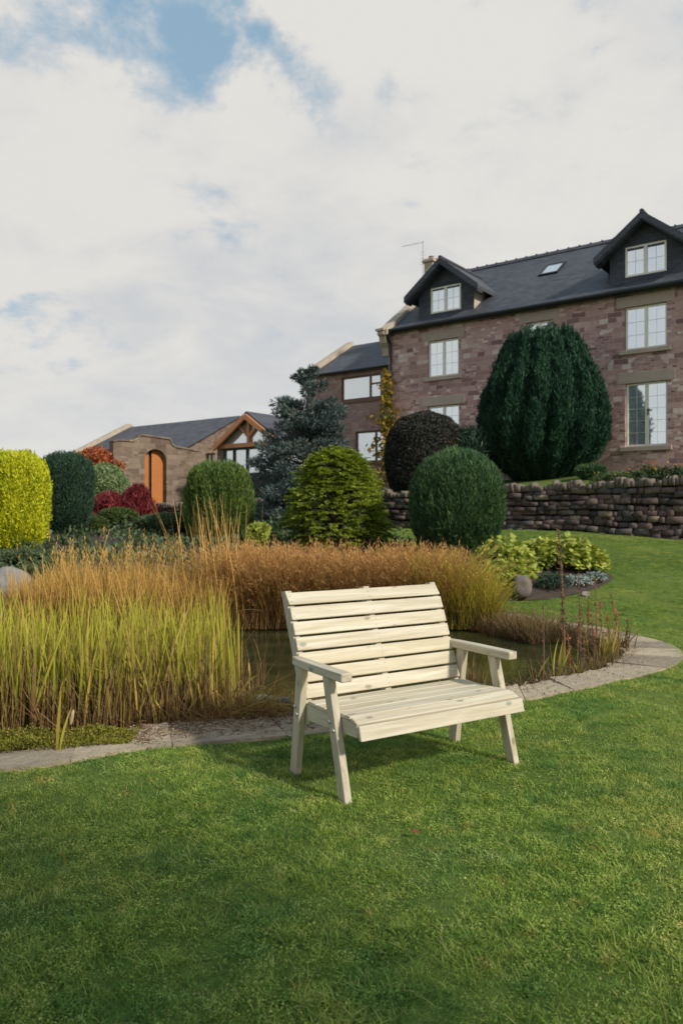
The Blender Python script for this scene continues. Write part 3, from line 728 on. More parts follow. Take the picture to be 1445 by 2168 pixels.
pD = 35.0; PF = Frame((462 - CX) / F * pD, pD, (0.798, -0.603))
po = tag(empty('oak_porch', (PF.o[0], PF.o[1], 0), PF.rz), 'glazed oak-framed gable porch with slate roof beside the blue spruce', 'porch')
pxa = PF.x(527.5); pz = PF.z(527.5, 869.5) - .16; pzb = PF.z(462, 950); px1 = 2 * pxa
pzs = pzb - .02
mb = MB(); ov = .18; w_ = .22
for sg in (-1, 1):
    e0 = (pxa + sg * (pxa + .04), pzs - .0)
    mb.beam((e0[0], -.27, e0[1]), (pxa, -.27 - .001 * sg, pz - .10), .12, w_, (0, 0, 1))
mb.box(.02, px1 - .02, -.10, .02, pzb - .02, pzb + .17)
mb.box(pxa - .075, pxa + .075, -.095, .015, pzb + .171, pz - .28)
for sg in (-1, 1): mb.beam((pxa + sg * .05, -.04, pzb + .45), (pxa + sg * .62, -.042, pzb + .98), .09, .11)
mb.build('gable_frame', M_OAK, po, 0.008)
mb = MB()
sp_ = (pz - pzs) / (pxa + ov)
for sg in (-1, 1):
    e = (pxa + sg * (pxa + .12), pzs + .04)
    mb.hexa([(e[0], -.2, e[1]), (pxa, -.2, pz), (pxa, 6, pz), (e[0], 6, e[1])], [(e[0], -.2, e[1] + .12), (pxa, -.2, pz + .12), (pxa, 6, pz + .12), (e[0], 6, e[1] + .12)])
mb.build('roof', M_SLATE, po)
mb = MB(); mb.add([(.15, .04, pzb + .17), (px1 - .15, .04, pzb + .17), (pxa, .04, pz - .2)], [(0, 1, 2)]); mb.box(.12, px1 - .12, .04, .05, pzb - 1.15, pzb - .02)
mb.build('glazing', M_GLASSW, po)
pg = 1.8
for xa_ in (-.05, px1 - .34): MB().box(xa_, xa_ + .39, -.02, .30, pg, pzb - .021).build('pier', M_GARDENSTONE, po, 0.01)
mb = MB()
for x in (.36, .95, 1.75, px1 - .44): mb.box(x, x + .09, -.03, .09, pg, pzb - .022)
mb.box(.36, px1 - .36, -.02, .08, pzb - .12, pzb - .023); mb.box(.36, px1 - .36, .051, .07, pg, pzb - 1.151)
mb.build('dark_frame', M_DARK, po)

# ------------------------------------------------------------------ garden wall with the arched doorway
aD = 36.0; ge = Vector((0.78, 0.626)).normalized(); GF = Frame((330 - CX) / F * aD, aD, (ge.x, ge.y))
gw = tag(empty('arched_garden_wall', (GF.o[0], GF.o[1], 0), GF.rz), 'buff stone garden wall with stepped top and arched orange doorway', 'garden wall')
gx = lambda px: GF.x(px); gz = lambda px, py: GF.z(px, py)
gbase = GF.z(330, 1050) - .5
dl, dr = gx(306), gx(352); dw = (dr - dl) / 2; dc = (dl + dr) / 2; zspring = gz(330, 952) - dw + .02
top = [(gx(420), gz(420, 957)), (gx(372), gz(372, 948)), (gx(364), gz(364, 943)), (gx(360), gz(360, 932)), (gx(357), gz(357, 931)), (gx(300), gz(300, 923)), (gx(296), gz(296, 923)), (gx(291), gz(291, 931)), (gx(283), gz(283, 936)), (gx(250), gz(250, 934)), (gx(240), gz(240, 937))]
arc = [(dc - dw * math.cos(a_), zspring + dw * math.sin(a_)) for a_ in np.linspace(0, PI, 15)]
poly = [(gx(420), gbase)] + top + [(gx(240), gbase), (dl, gbase)] + arc + [(dr, gbase)]
MB().prism(poly, 0, .45).build('wall', M_GARDENSTONE, gw)
mb = MB()
for (a_, b_) in zip(top, top[1:]):
    mb.beam((a_[0], .225, a_[1] + .05), (b_[0], .225, b_[1] + .05), .56, .09)
mb.build('coping', M_GARDENSTONE, gw, 0.02)
mb = MB()
for a_, b_ in zip(arc, arc[1:]):
    v0 = Vector((a_[0] - dc, 0, a_[1] - zspring)); v1 = Vector((b_[0] - dc, 0, b_[1] - zspring)); C0 = Vector((dc, 0, zspring))
    P = [C0 + v0 * 1.0, C0 + v1 * 1.0, C0 + v1 * 1.22, C0 + v0 * 1.22]
    mb.hexa([p_ + Vector((0, -.02, 0)) for p_ in P], [p_ + Vector((0, .1, 0)) for p_ in P])
for x0_, x1_ in ((dl - dw * .22, dl), (dr, dr + dw * .22)): mb.box(x0_, x1_, -.02, .1, gbase, zspring)
mb.build('door_surround', M_GARDENSTONE, gw, 0.01)
for (a_, b_) in ((0.0, .30), (.44, 1.0)):
    xa, xb = dl + 2 * dw * a_, dl + 2 * dw * b_
    pts = [(xa, gbase), (xb, gbase)] + [(x, zspring + math.sqrt(max(0, dw * dw - (x - dc) ** 2))) for x in np.linspace(xb, xa, 9)]
    mb = MB(); mb.prism(pts, .27, .33)
    k = 4
    for q in range(1, k): xx = xa + (xb - xa) * q / k; mb.box(xx - .006, xx + .006, .262, .272, gbase, zspring)
    mb.build('door', M_DOORWOOD, gw)
mb = MB(); mb.prism([(dl, gbase), (dr, gbase)] + list(reversed(arc)), .40, .44); mb.build('dark_passage', M_DARK, gw)

# ------------------------------------------------------------------ dry-stone retaining wall
def cube_sphere():
    vs, idx, fs = [], {}, []
    def vid(p):
        if p not in idx: idx[p] = len(vs); vs.append(p)
        return idx[p]
    for ax_ in range(3):
        for sg in (-1, 1):
            for i in range(2):
                for j in range(2):
                    q = []
                    for (u, w) in ((i, j), (i + 1, j), (i + 1, j + 1), (i, j + 1)):
                        p = [0, 0, 0]; p[ax_] = sg; p[(ax_ + 1) % 3] = u - 1; p[(ax_ + 2) % 3] = w - 1; q.append(vid(tuple(p)))
                    fs.append(q if sg > 0 else q[::-1])
    V = np.array(vs, float); k = np.abs(V).sum(1)
    V = V * np.where(k == 3, 0.93, np.where(k == 2, 0.975, 1.0))[:, None]
    return V, np.array(fs)
CSV, CSF = cube_sphere()
def stone_row(s0, s1, sz0, szh, dep, dist_front, minw, maxw, out, jit=0.10):
    s = s0
    while s < s1:
        w = rng.uniform(minw, maxw); sm = s + w / 2
        zb, h = sz0(sm), szh(sm) * rng.uniform(.82, 1.16)
        V = CSV * np.array([w / 2 * .97, dep / 2, h / 2 * .97]) * (1 + rng.normal(0, jit, CSV.shape) * np.array([.5, .5, .5]))
        an = rng.normal(0, .07); ca, sa = math.cos(an), math.sin(an)
        V = np.c_[V[:, 0] * ca - V[:, 2] * sa, V[:, 1], V[:, 0] * sa + V[:, 2] * ca]
        dd = dist_front + dep / 2 + rng.normal(0, .03)
        P = np.c_[WALL_O[0] + (sm + V[:, 0]) * WALL_E[0] + (dd + V[:, 1]) * WALL_N[0], WALL_O[1] + (sm + V[:, 0]) * WALL_E[1] + (dd + V[:, 1]) * WALL_N[1], zb + h / 2 + V[:, 2]]
        out.append((P, CSF)); s += w
m, t, b = mat('field_stone')
r = island(t); p = wpos(t)
c = t.ramp(r, [(0.0, (0.055, 0.048, 0.048)), (0.3, (0.115, 0.082, 0.075)), (0.55, (0.18, 0.115, 0.10)), (0.78, (0.11, 0.105, 0.108)), (0.92, (0.21, 0.155, 0.125)), (1.0, (0.38, 0.29, 0.21))])
c = t.mix(t.smooth(t.noise(p, 9, 6, 0.65), 0.35, 0.75, 0, 0.6), c, (0.05, 0.045, 0.04)); c = t.mix(t.smooth(t.noise(p, 2.2, 5, 0.6), 0.55, 0.75, 0, 0.45), c, (0.16, 0.15, 0.10))
t.put(b.inputs['Base Color'], c); b.inputs['Roughness'].default_value = 0.95; b.inputs['Specular IOR Level'].default_value = 0.15
bump(t, b, t.noise(p, 20, 6, 0.65), 0.6, 0.02); M_FIELD = m
m2 = plain('weathered_coping', (0.155, 0.122, 0.10), 0.95, 0.5, 5, 0, 0.5); M_COPEROW = m2
rw = tag(empty('retaining_wall', (0, 0, 0)), 'dark dry-stone retaining wall with upright coping stones below the house', 'stone wall')
def lowz(s): return float(low_ground(np.array(WALL_O[0] + s * WALL_E[0]), np.array(WALL_O[1] + s * WALL_E[1])))
parts = []; ROWS = 9
for k in range(ROWS):
    def z0(s, k=k): b0 = lowz(s) - .1; return b0 + (wall_top(s) - .22 - b0) * (k / ROWS) + .03 * math.sin(s * 1.7 + k * 2)
    def hh(s): b0 = lowz(s) - .1; return (wall_top(s) - .22 - b0) / ROWS * 1.03
    stone_row(-6, 30, z0, hh, .30, rng.uniform(-.02, .02), .11, .44, parts, .13)
V, Fq = join_arrays(parts); np_mesh('stonework', V, Fq, M_FIELD, rw, True)
parts = []; stone_row(-6, 30, lambda s: float(wall_top(s)) - .22, lambda s: .20 + .09 * math.sin(s * 7.3) * math.sin(s * 3.1), .36, -.03, .06, .20, parts, .17)
V, Fq = join_arrays(parts); np_mesh('coping', V, Fq, M_COPEROW, rw, True)
mb = MB()
for s0 in np.arange(-6, 30, 2.0):
    P = lambda s, d, z: (WALL_O[0] + s * WALL_E[0] + d * WALL_N[0], WALL_O[1] + s * WALL_E[1] + d * WALL_N[1], z)
    s1 = s0 + 2; mb.hexa([P(s0, .16, lowz(s0) - .5), P(s1, .16, lowz(s1) - .5), P(s1, .5, lowz(s1) - .5), P(s0, .5, lowz(s0) - .5)], [P(s0, .16, wall_top(s0) - .14), P(s1, .16, wall_top(s1) - .14), P(s1, .5, wall_top(s1) - .14), P(s0, .5, wall_top(s0) - .14)])
mb.build('earth_core', M_SOIL, rw)

# ------------------------------------------------------------------ bench
BX, BY, BYAW = 0.411, 4.729, 0.559
bench = tag(empty('garden_bench', (BX, BY, 0.0), BYAW), 'pale softwood two-seater slatted garden bench standing on the lawn', 'bench')
WX, WZ, WY_ = wood_mat('pale_pine_lengthwise', 0), wood_mat('pale_pine_upright', 2, (0.50, 0.455, 0.37)), wood_mat('pale_pine_depthwise', 1, (0.53, 0.485, 0.40))
M_BOLT = plain('galvanised_bolt', (0.55, 0.57, 0.60), 0.35, 0.1, 40, 0.9, 0)
ZL = 0.651
def leg(xa, xb, yf0, yf1, sgn):
    mb = MB(); a_ = .073
    mb.hexa([(xa, yf0, -.02), (xb, yf0, -.02), (xb, yf0 + a_, -.02), (xa, yf0 + a_, -.02)], [(xa, yf1, ZL), (xb, yf1, ZL), (xb, yf1 + a_, ZL), (xa, yf1 + a_, ZL)])
    return mb.build('leg', WZ, bench, 0.006)
for sg in (-1, 1):
    xa, xb = (-.641, -.596) if sg < 0 else (.596, .641)
    for yf0, yf1 in ((-.298, -.116), (.272, .187)):
        lo = leg(xa, xb, yf0, yf1, sg)
        mb = MB(); xo = -.641 if sg < 0 else .641
        for k, zb_ in enumerate((.415, .375)):
            tt = zb_ / ZL; yy = yf0 + (yf1 - yf0) * tt + (.050 if k == 0 else .024)
            mb.tube([(xo + sg * -.004, yy, zb_), (xo + sg * .007, yy, zb_), (xo + sg * .010, yy, zb_)], [.012, .012, .006], 10)
        mb.build('bolt', M_BOLT, lo)
# arms
for sg in (-1, 1):
    xo = sg * .648; xi = sg * .578
    out_ = []
    for (y, dx) in ((-.262, .004), (-.255, 0), (-.10, 0), (.10, .0), (.25, .006), (.338, .022)): out_.append((xo - sg * dx, y))
    poly = out_ + [(xi, .338), (xi, -.262)]
    if sg < 0: poly = poly[::-1]
    MB().prism(poly, ZL + .001, .703, 'xy').build('armrest', WY_, bench, 0.009, seg=3)
# seat side rails (and one in the middle) with the shaped top edge
prof = [(-.330, .365), (.300, .335), (.300, .415), (.20, .432), (.05, .430), (-.12, .438), (-.27, .442), (-.322, .418), (-.332, .40)]
for x0_ in (-.593, -.02, .555):
    MB().prism(prof, x0_, x0_ + .038, 'yz').build('seat_rail', WY_, bench, 0.003)
# seat planks
mb = MB()
def plank(y0, z0, y1, z1, th=.022, half=.594, x0=None):
    d = Vector((0, y1 - y0, z1 - z0)).normalized(); n_ = Vector((0, -d.z, d.y))
    a_, b_ = Vector((0, y0, z0)), Vector((0, y1, z1)); X_ = Vector((half, 0, 0))
    mb.hexa([a_ - X_, a_ + X_, b_ + X_, b_ - X_], [a_ - X_ + n_ * th, a_ + X_ + n_ * th, b_ + X_ + n_ * th, b_ - X_ + n_ * th])
for y0, z0, y1, z1 in ((.108, .433, .200, .434), (.004, .431, .102, .433), (-.118, .440, -.002, .432), (-.258, .444, -.124, .440), (-.322, .421, -.264, .444)):
    plank(y0, z0, y1, z1)
mb.build('seat', WX, bench, 0.005)
mb = MB(); mb.hexa([(-.597, -.378, .357), (.597, -.378, .357), (.597, -.352, .355), (-.597, -.352, .355)], [(-.597, -.356, .434), (.597, -.356, .434), (.597, -.334, .430), (-.597, -.334, .430)])
mb.build('front_rail', WX, bench, 0.005)
# back: three posts and seven slats, the top one tipped back
P0, P1 = Vector((0, .232, .455)), Vector((0, .468, 1.045)); bd = (P1 - P0); bl = bd.length; bd.normalize(); bn = Vector((0, -bd.z, bd.y))
for x0_, w_ in ((-.594, .045), (-.01, .045), (.549, .045)):
    mb = MB(); st = P0 - bd * .14 - bn * .0; en = P1 + bd * .052
    q = [st, st - bn * -.001]
    dep = -bn * .062
    a_, b_ = st, en
    mb.hexa([(x0_, a_.y, a_.z), (x0_ + w_, a_.y, a_.z), (x0_ + w_, a_.y + dep.y, a_.z + dep.z), (x0_, a_.y + dep.y, a_.z + dep.z)],
            [(x0_, b_.y, b_.z - .012), (x0_ + w_, b_.y, b_.z - .012), (x0_ + w_, b_.y + dep.y, b_.z + dep.z), (x0_, b_.y + dep.y, b_.z + dep.z)])
    mb.build('back_post', WZ, bench, 0.004)
mb = MB(); pitch = bl / 6.62; slw = pitch - .013
for k in range(7):
    a_ = P0 + bd * (k * pitch + .004); b_ = a_ + bd * slw; n2_ = bn
    if k == 6:
        d2 = (bd + Vector((0, .34, -.06))).normalized(); b_ = a_ + d2 * slw * 1.0; n2_ = Vector((0, -d2.z, d2.y))
    half = .594; X_ = Vector((half, 0, 0)); th = .022
    mb.hexa([a_ - X_, a_ + X_, b_ + X_, b_ - X_], [a_ - X_ + bn * th, a_ + X_ + bn * th, b_ + X_ + n2_ * th, b_ - X_ + n2_ * th])
back = mb.build('backrest', WX, bench, 0.006, seg=2)
sc0 = MB().tube([(0, 0, 0), (0, 0, .0016)], .0042, 8).build('screw', plain('dull_screw', (0.28, 0.27, 0.25), 0.5, 0.2, 30, 0.6, 0), back); first = True
for k in range(7):
    for x0_ in (-.572, .012, .572):
        for u in (.28, .72):
            dk_ = bd if k < 6 else (bd + Vector((0, .34, -.06))).normalized(); nk_ = Vector((0, -dk_.z, dk_.y))
            c_ = P0 + bd * (k * pitch + .004) + dk_ * slw * u + bn * .0218 + Vector((x0_, 0, 0))
            o = sc0 if first else sc0.copy()
            if not first: COL.objects.link(o); o.parent = back
            o.location = c_; o.rotation_euler = nk_.to_track_quat('Z', 'Y').to_euler(); first = False

# ------------------------------------------------------------------ plants: clipped and free shapes
BARK = plain('bark', (0.07, 0.05, 0.038), 0.95, 0.4, 12, 0, 0.5)
def shape_r(prof, h):
    hs_, rs_ = zip(*prof); return np.interp(h, hs_, rs_)
def bush(name, label, cat, px, top, wpx, D, prof, m, n, L, w, up=0.5, outw=0.6, rnd=0.5, depth=0.12, lob=(0, 0), bumps=0.06, bscale=3.0, zbase=None, seed=0, flat=None, part='crown', trunk=True, group=None, core=0.90, plume=None):
    """a plant whose outline is a lathe profile (h 0..1, r 0..1) with lobes; every leaf is its own small face"""
    x = (px - CX) / F * D; R = wpx / 2 / F * D; zg = float(ground(x, D)) if zbase is None else zbase
    zt = H - (top - CY) / F * D; Hh = zt - zg
    o = empty(name, (x, D, zg), rng.uniform(0, 6.28)); tag(o, label, cat, group)
    def surf(th, h):
        r = shape_r(prof, h) * R
        P = np.stack([np.cos(th) * R, np.sin(th) * R, h * Hh], -1)
        f = 1 + bumps * nz(P.reshape(-1, 3), bscale, seed).reshape(r.shape)
        if lob[0]: f = f + lob[1] * (np.abs(np.sin(th * lob[0] / 2 + 0.6 * np.sin(h * 5 + seed) + seed)) - 0.6)
        return r * f
    # leaves
    hh = np.clip(rng.beta(1.05, 1.05, n), 0, 1); rr = shape_r(prof, hh); keep = rng.uniform(size=n) < np.clip(rr + .12, 0, 1); hh = hh[keep]; k = len(hh)
    th = rng.uniform(0, 2 * PI, k); r = surf(th, hh) * (1 - depth * rng.uniform(size=k) ** 1.6)
    C = np.stack([np.cos(th) * r, np.sin(th) * r, hh * Hh], 1)
    e = 1e-2; dr = (shape_r(prof, np.clip(hh + e, 0, 1)) - shape_r(prof, np.clip(hh - e, 0, 1))) * R / (2 * e * Hh)
    nrm = unit(np.stack([np.cos(th), np.sin(th), -dr], 1))
    d = nrm * outw + np.array([0, 0, up]) + rng.normal(size=(k, 3)) * rnd
    ln = L * rng.uniform(.6, 1.4, k); wv = w * rng.uniform(.7, 1.3, k)
    nr = None if flat is None else rng.normal(size=(k, 3)) * (1 - flat) + np.array([0, 0, 1.0]) * flat
    V, Fq = leaves_arrays(C - unit(d) * ln[:, None] * .4, d, ln, wv, nr)
    if plume:      # upright flame-shaped sprays standing out of the surface
        kp, ph, pr, kl = plume
        h0 = rng.uniform(0, .97, kp); t0 = rng.uniform(0, 2 * PI, kp); r0 = surf(t0, h0) * rng.uniform(.90, 1.01, kp)
        base = np.stack([np.cos(t0) * r0, np.sin(t0) * r0, h0 * Hh], 1); sc_ = rng.uniform(.6, 1.3, kp)
        dr = (shape_r(prof, np.clip(h0 + .02, 0, 1)) - shape_r(prof, np.clip(h0 - .02, 0, 1))) * R / (.04 * Hh)
        tang = unit(np.stack([np.cos(t0) * np.clip(dr, -1.2, 1.5), np.sin(t0) * np.clip(dr, -1.2, 1.5), np.ones(kp)], 1) + np.stack([np.cos(t0), np.sin(t0), 0 * t0], 1) * .10)
        u = rng.uniform(0, 1, (kp, kl)); rad = np.sin(np.clip(u * .85 + .15, 0, 1) * PI) ** .8 * pr
        P = base[:, None] + tang[:, None] * ((u - .55) * ph * sc_[:, None])[..., None] + rng.normal(size=(kp, kl, 3)) * rad[..., None] * .6
        dd = tang[:, None] * .9 + rng.normal(size=(kp, kl, 3)) * .35
        P = P.reshape(-1, 3); dd = dd.reshape(-1, 3); V2, F2 = leaves_arrays(P, dd, L * rng.uniform(.5, 1.1, len(P)), w * rng.uniform(.7, 1.3, len(P)))
        V, Fq = join_arrays([(V, Fq), (V2, F2)])
    np_mesh(part, V, Fq, m, o)
    # twiggy inside, so that gaps read as depth
    nu, nv = 40, 24; th = np.linspace(0, 2 * PI, nu, endpoint=False); h = np.linspace(0.0, 1, nv)
    T, Hh_ = np.meshgrid(th, h); r = surf(T, Hh_) * core
    V = np.stack([np.cos(T) * r, np.sin(T) * r, Hh_ * Hh * (1 - .04)], 2).reshape(-1, 3)
    i, j = np.meshgrid(np.arange(nu), np.arange(nv - 1)); a_ = (j * nu + i).ravel(); b_ = (j * nu + (i + 1) % nu).ravel()
    np_mesh('inner_growth', V, np.stack([a_, b_, b_ + nu, a_ + nu], 1), m, o, True)
    if trunk:
        MB().tube([(0, 0, -.1), (.02, .01, Hh * .3), (0, .02, Hh * .7)], [R * .10, R * .08, R * .03], 8).build('trunk', BARK, o)
    return o
DOMEP = [(0, .55), (.15, .82), (.35, .98), (.55, 1.0), (.72, .93), (.85, .76), (.94, .50), (1, .05)]
EGGP = [(0, .50), (.12, .70), (.3, .93), (.48, 1.0), (.66, .98), (.8, .86), (.9, .66), (.97, .36), (1, .05)]
COLP = [(0, .70), (.15, .88), (.4, 1.0), (.65, .99), (.82, .92), (.91, .78), (.97, .55), (1, .12)]
M_YEW = leaf_mat('yew_foliage', [(0.016, 0.042, 0.030), (0.028, 0.07, 0.043), (0.05, 0.115, 0.05)], transl=.12, var_scale=1.6, spec=.08)
M_CON = leaf_mat('clipped_conifer_foliage', [(0.03, 0.065, 0.034), (0.06, 0.125, 0.052), (0.14, 0.22, 0.07)], transl=.2, spec=.15)
M_CON2 = leaf_mat('bright_conifer_foliage', [(0.045, 0.085, 0.028), (0.10, 0.17, 0.038), (0.27, 0.33, 0.06)], transl=.22)
M_GOLD = leaf_mat('golden_conifer_foliage', [(0.30, 0.36, 0.016), (0.56, 0.58, 0.024), (0.78, 0.74, 0.045)], transl=.3)
M_GFIR = leaf_mat('golden_green_fir_foliage', [(0.10, 0.155, 0.024), (0.33, 0.41, 0.05), (0.70, 0.72, 0.11)], transl=.25, var_scale=2.2)
M_DKGREEN = leaf_mat('dark_green_conifer_foliage', [(0.02, 0.047, 0.034), (0.034, 0.076, 0.044), (0.065, 0.12, 0.055)], transl=.15)
M_SPRUCE = leaf_mat('blue_spruce_needles', [(0.034, 0.064, 0.064), (0.068, 0.106, 0.105), (0.135, 0.175, 0.16), (0.19, 0.17, 0.13)], transl=.12, var_scale=1.0)
M_COPPER = leaf_mat('dark_copper_leaves', [(0.03, 0.034, 0.031), (0.05, 0.052, 0.043), (0.088, 0.064, 0.052)], transl=.12, spec=.12)
M_VARIEG = leaf_mat('grey_green_leaves', [(0.117, 0.182, 0.065), (0.195, 0.273, 0.117), (0.325, 0.390, 0.195)], transl=.2)
M_BOX = leaf_mat('small_box_leaves', [(0.030, 0.054, 0.021), (0.068, 0.105, 0.027), (0.135, 0.173, 0.039)], transl=.2)
M_BARB = leaf_mat('red_barberry_leaves', [(0.081, 0.014, 0.021), (0.207, 0.029, 0.034), (0.380, 0.069, 0.069)], transl=.25)
M_ORANGE = leaf_mat('orange_autumn_leaves', [(0.13, 0.11, 0.04), (0.32, 0.11, 0.06), (0.50, 0.12, 0.03), (0.40, 0.25, 0.16)], transl=.25, var_scale=1.6)
M_COVER = leaf_mat('mixed_ground_cover_leaves', [(0.042, 0.077, 0.039), (0.084, 0.126, 0.056), (0.140, 0.182, 0.070)], transl=.2)
M_LIME = leaf_mat('yellow_green_leaves', [(0.161, 0.230, 0.034), (0.368, 0.414, 0.069), (0.575, 0.552, 0.115)], transl=.25)
M_SILVER = leaf_mat('silver_leaves', [(0.22, 0.27, 0.24), (0.34, 0.39, 0.35)], transl=.15)
M_VINE = leaf_mat('yellow_vine_leaves', [(0.09, 0.14, 0.03), (0.36, 0.24, 0.03), (0.55, 0.32, 0.04)], transl=.3, var_scale=1.4)

YEWP = [(0, .46), (.07, .63), (.13, .80), (.22, .94), (.37, 1.0), (.52, .96), (.67, .85), (.80, .71), (.90, .60), (.96, .52), (.99, .40), (1, .05)]
bush('yew_tree', 'great dark upright yew standing between the wall and the house', 'yew tree', 1147, 706, 252, 25.0, YEWP, M_YEW, 45000, .19, .030, up=1.3, outw=.45, rnd=.28, depth=.14, lob=(15, .19), bumps=.06, bscale=1.6, seed=1, core=.84, plume=(1200, .95, .085, 76))
bush('clipped_conifer', 'rounded dark green clipped conifer with fine upright sprays behind the bench', 'conifer bush', 966, 954, 196, 15.6, EGGP, M_CON, 24000, .13, .016, up=1.1, outw=.7, rnd=.25, depth=.08, bumps=.03, bscale=4, seed=2, core=.93, lob=(29, .03), plume=(1500, .34, .03, 34))
bush('clipped_conifer', 'green clipped conifer with bright flat top near the arched doorway', 'conifer bush', 464, 981, 138, 18.2, COLP, M_CON2, 18000, .12, .018, up=1.0, outw=.7, rnd=.3, depth=.10, bumps=.05, bscale=3.5, seed=3, core=.90, lob=(15, .08), plume=(1100, .32, .035, 32))
bush('golden_conifer', 'bright yellow-green columnar conifer at the left edge', 'conifer bush', 30, 958, 136, 17.2, COLP, M_GOLD, 16000, .11, .026, up=.9, outw=.7, rnd=.45, depth=.12, bumps=.06, bscale=4.5, seed=4, core=.90, lob=(9, .07), plume=(900, .30, .05, 34))
bush('dark_conifer', 'dark green columnar conifer right beside the golden one', 'conifer bush', 138, 962, 114, 19.5, COLP, M_DKGREEN, 18000, .13, .018, up=1.0, outw=.6, rnd=.3, depth=.10, bumps=.06, bscale=3, seed=5, core=.90, lob=(11, .06), plume=(900, .34, .035, 32))
FIRP = [(0, .92), (.1, .98), (.25, 1.0), (.45, .91), (.62, .80), (.78, .68), (.9, .54), (.96, .38), (1, .08)]
def tiered_fir():
    D = 17.0; x0 = (712 - CX) / F * D; zg = float(ground(x0, D)); Hh = H + (CY - 948) / F * D - zg; R = 118 / F * D
    o = tag(empty('golden_fir', (x0, D, zg)), 'broad golden-green fir with layered feathery branches in front of the spruce', 'fir tree')
    parts = []; limbs = MB()
    for k in range(1500):
        h = rng.beta(1.0, 1.1); th = rng.uniform(0, 2 * PI); rm = np.interp(h, *zip(*FIRP)) * R * (1 + .07 * math.sin(4 * th + 11 * h) + .06 * math.sin(7 * th - 19 * h))
        out = np.array([math.cos(th), math.sin(th), 0]); side = np.array([-math.sin(th), math.cos(th), 0]); ln = rng.uniform(.22, .42)
        r1 = rm * rng.uniform(.82, 1.05); up = rng.uniform(-.05, .35) + .5 * max(0, h - .8) / .2
        a_ = out * (r1 - ln) + np.array([0, 0, h * Hh - ln * up * .6]); n = 44; u = rng.uniform(0, 1, n); sg = rng.choice([-1, 1], n)
        ax_ = out + np.array([0, 0, up]); pos = a_ + ax_ * (u * ln)[:, None] + np.array([0, 0, -.10])[None] * (u ** 2)[:, None] * .6
        d = ax_ * .9 + side * sg[:, None] * (1.0 - .5 * u)[:, None] + rng.normal(size=(n, 3)) * .22
        parts.append(leaves_arrays(pos, d, (.05 + .09 * (1 - u)) * rng.uniform(.7, 1.3, n), rng.uniform(.018, .032, n), np.array([0, 0, 1.0]) + rng.normal(size=(n, 3)) * .35))
        if k % 12 == 0: limbs.tube([(0, 0, max(.05, h * Hh - .3)), tuple(a_ * .6 + np.array([0, 0, h * Hh - .1]) * .4), tuple(a_ + ax_ * ln * .6)], [.025, .015, .006], 5)
    V, Fq = join_arrays(parts); np_mesh('crown', V, Fq, M_GFIR, o)
    tr = MB().tube([(0, 0, -.1), (.02, 0, Hh * .5), (0, 0, Hh * .92)], [.12, .07, .012], 9).build('trunk', BARK, o); limbs.build('limb', BARK, tr)
tiered_fir()
bush('copper_shrub', 'dark rounded purple-brown shrub left of the great yew', 'shrub', 900, 870, 172, 25.0, [(0, .8), (.2, .95), (.5, 1.0), (.75, .88), (.9, .62), (1, .08)], M_COPPER, 26000, .09, .045, up=.3, outw=.6, rnd=.8, depth=.10, bumps=.04, seed=7, core=.93)
bush('variegated_shrub', 'pale grey-green dome shrub left of the arched doorway', 'shrub', 222, 979, 100, 33.5, [(0, .75), (.3, 1.0), (.6, .96), (.85, .65), (1, .08)], M_VARIEG, 9000, .13, .06, up=.2, outw=.6, rnd=.8, depth=.12, bumps=.08, seed=8)
bush('orange_shrub', 'orange and pink autumn shrub behind the pale dome shrub', 'shrub', 205, 946, 118, 35.2, [(0, .6), (.4, .9), (.7, 1.0), (.88, .75), (1, .1)], M_ORANGE, 8000, .16, .09, up=.2, outw=.6, rnd=.9, depth=.3, bumps=.16, bscale=2.5, seed=9, core=.75)
bush('barberry', 'wider dark red barberry spreading below the pale dome shrub', 'shrub', 232, 1044, 104, 30.2, [(0, 1.0), (.3, 1.0), (.55, .85), (.75, .62), (.9, .40), (1, .15)], M_BARB, 8000, .22, .05, up=1.0, outw=.7, rnd=.8, depth=.55, bumps=.32, bscale=2.8, seed=10, core=.6, group='red barberries by the arched doorway')
bush('barberry', 'brighter crimson barberry just left of the arched doorway foot', 'shrub', 294, 1028, 72, 30.8, [(0, 1.0), (.3, 1.0), (.55, .85), (.75, .62), (.9, .40), (1, .15)], M_BARB, 6000, .24, .05, up=1.1, outw=.7, rnd=.8, depth=.55, bumps=.34, bscale=3.0, seed=21, core=.6, group='red barberries by the arched doorway')
bush('box_dome', 'smaller clipped dark box dome, front of the two', 'shrub', 197, 1092, 62, 20.0, DOMEP, M_BOX, 9000, .05, .028, up=.3, outw=.6, rnd=.7, depth=.08, bumps=.03, seed=11, group='clipped box domes behind the pond')
bush('box_dome', 'larger clipped box dome directly below the red barberry', 'shrub', 250, 1074, 86, 21.0, DOMEP, M_BOX, 11000, .05, .028, up=.3, outw=.6, rnd=.7, depth=.08, bumps=.03, seed=12, group='clipped box domes behind the pond')
bush('low_shrub', 'low spreading dull green shrub left of the bright flat-topped conifer', 'shrub', 352, 1088, 128, 19.6, DOMEP, M_COVER, 12000, .09, .045, up=.3, outw=.6, rnd=.8, depth=.25, bumps=.15, seed=13, core=.8)
bush('low_shrub', 'small yellow-leaved plant between the flat-topped conifer and the golden fir', 'shrub', 547, 1108, 66, 16.5, DOMEP, M_LIME, 2200, .11, .06, up=.5, outw=.6, rnd=.8, depth=.5, bumps=.2, seed=14, core=.45)
bush('low_shrub', 'dark bushy shrub along the foot of the golden fir', 'shrub', 600, 1118, 80, 16.6, DOMEP, M_COVER, 4000, .09, .04, up=.6, outw=.6, rnd=.8, depth=.4, bumps=.2, seed=15, core=.6)
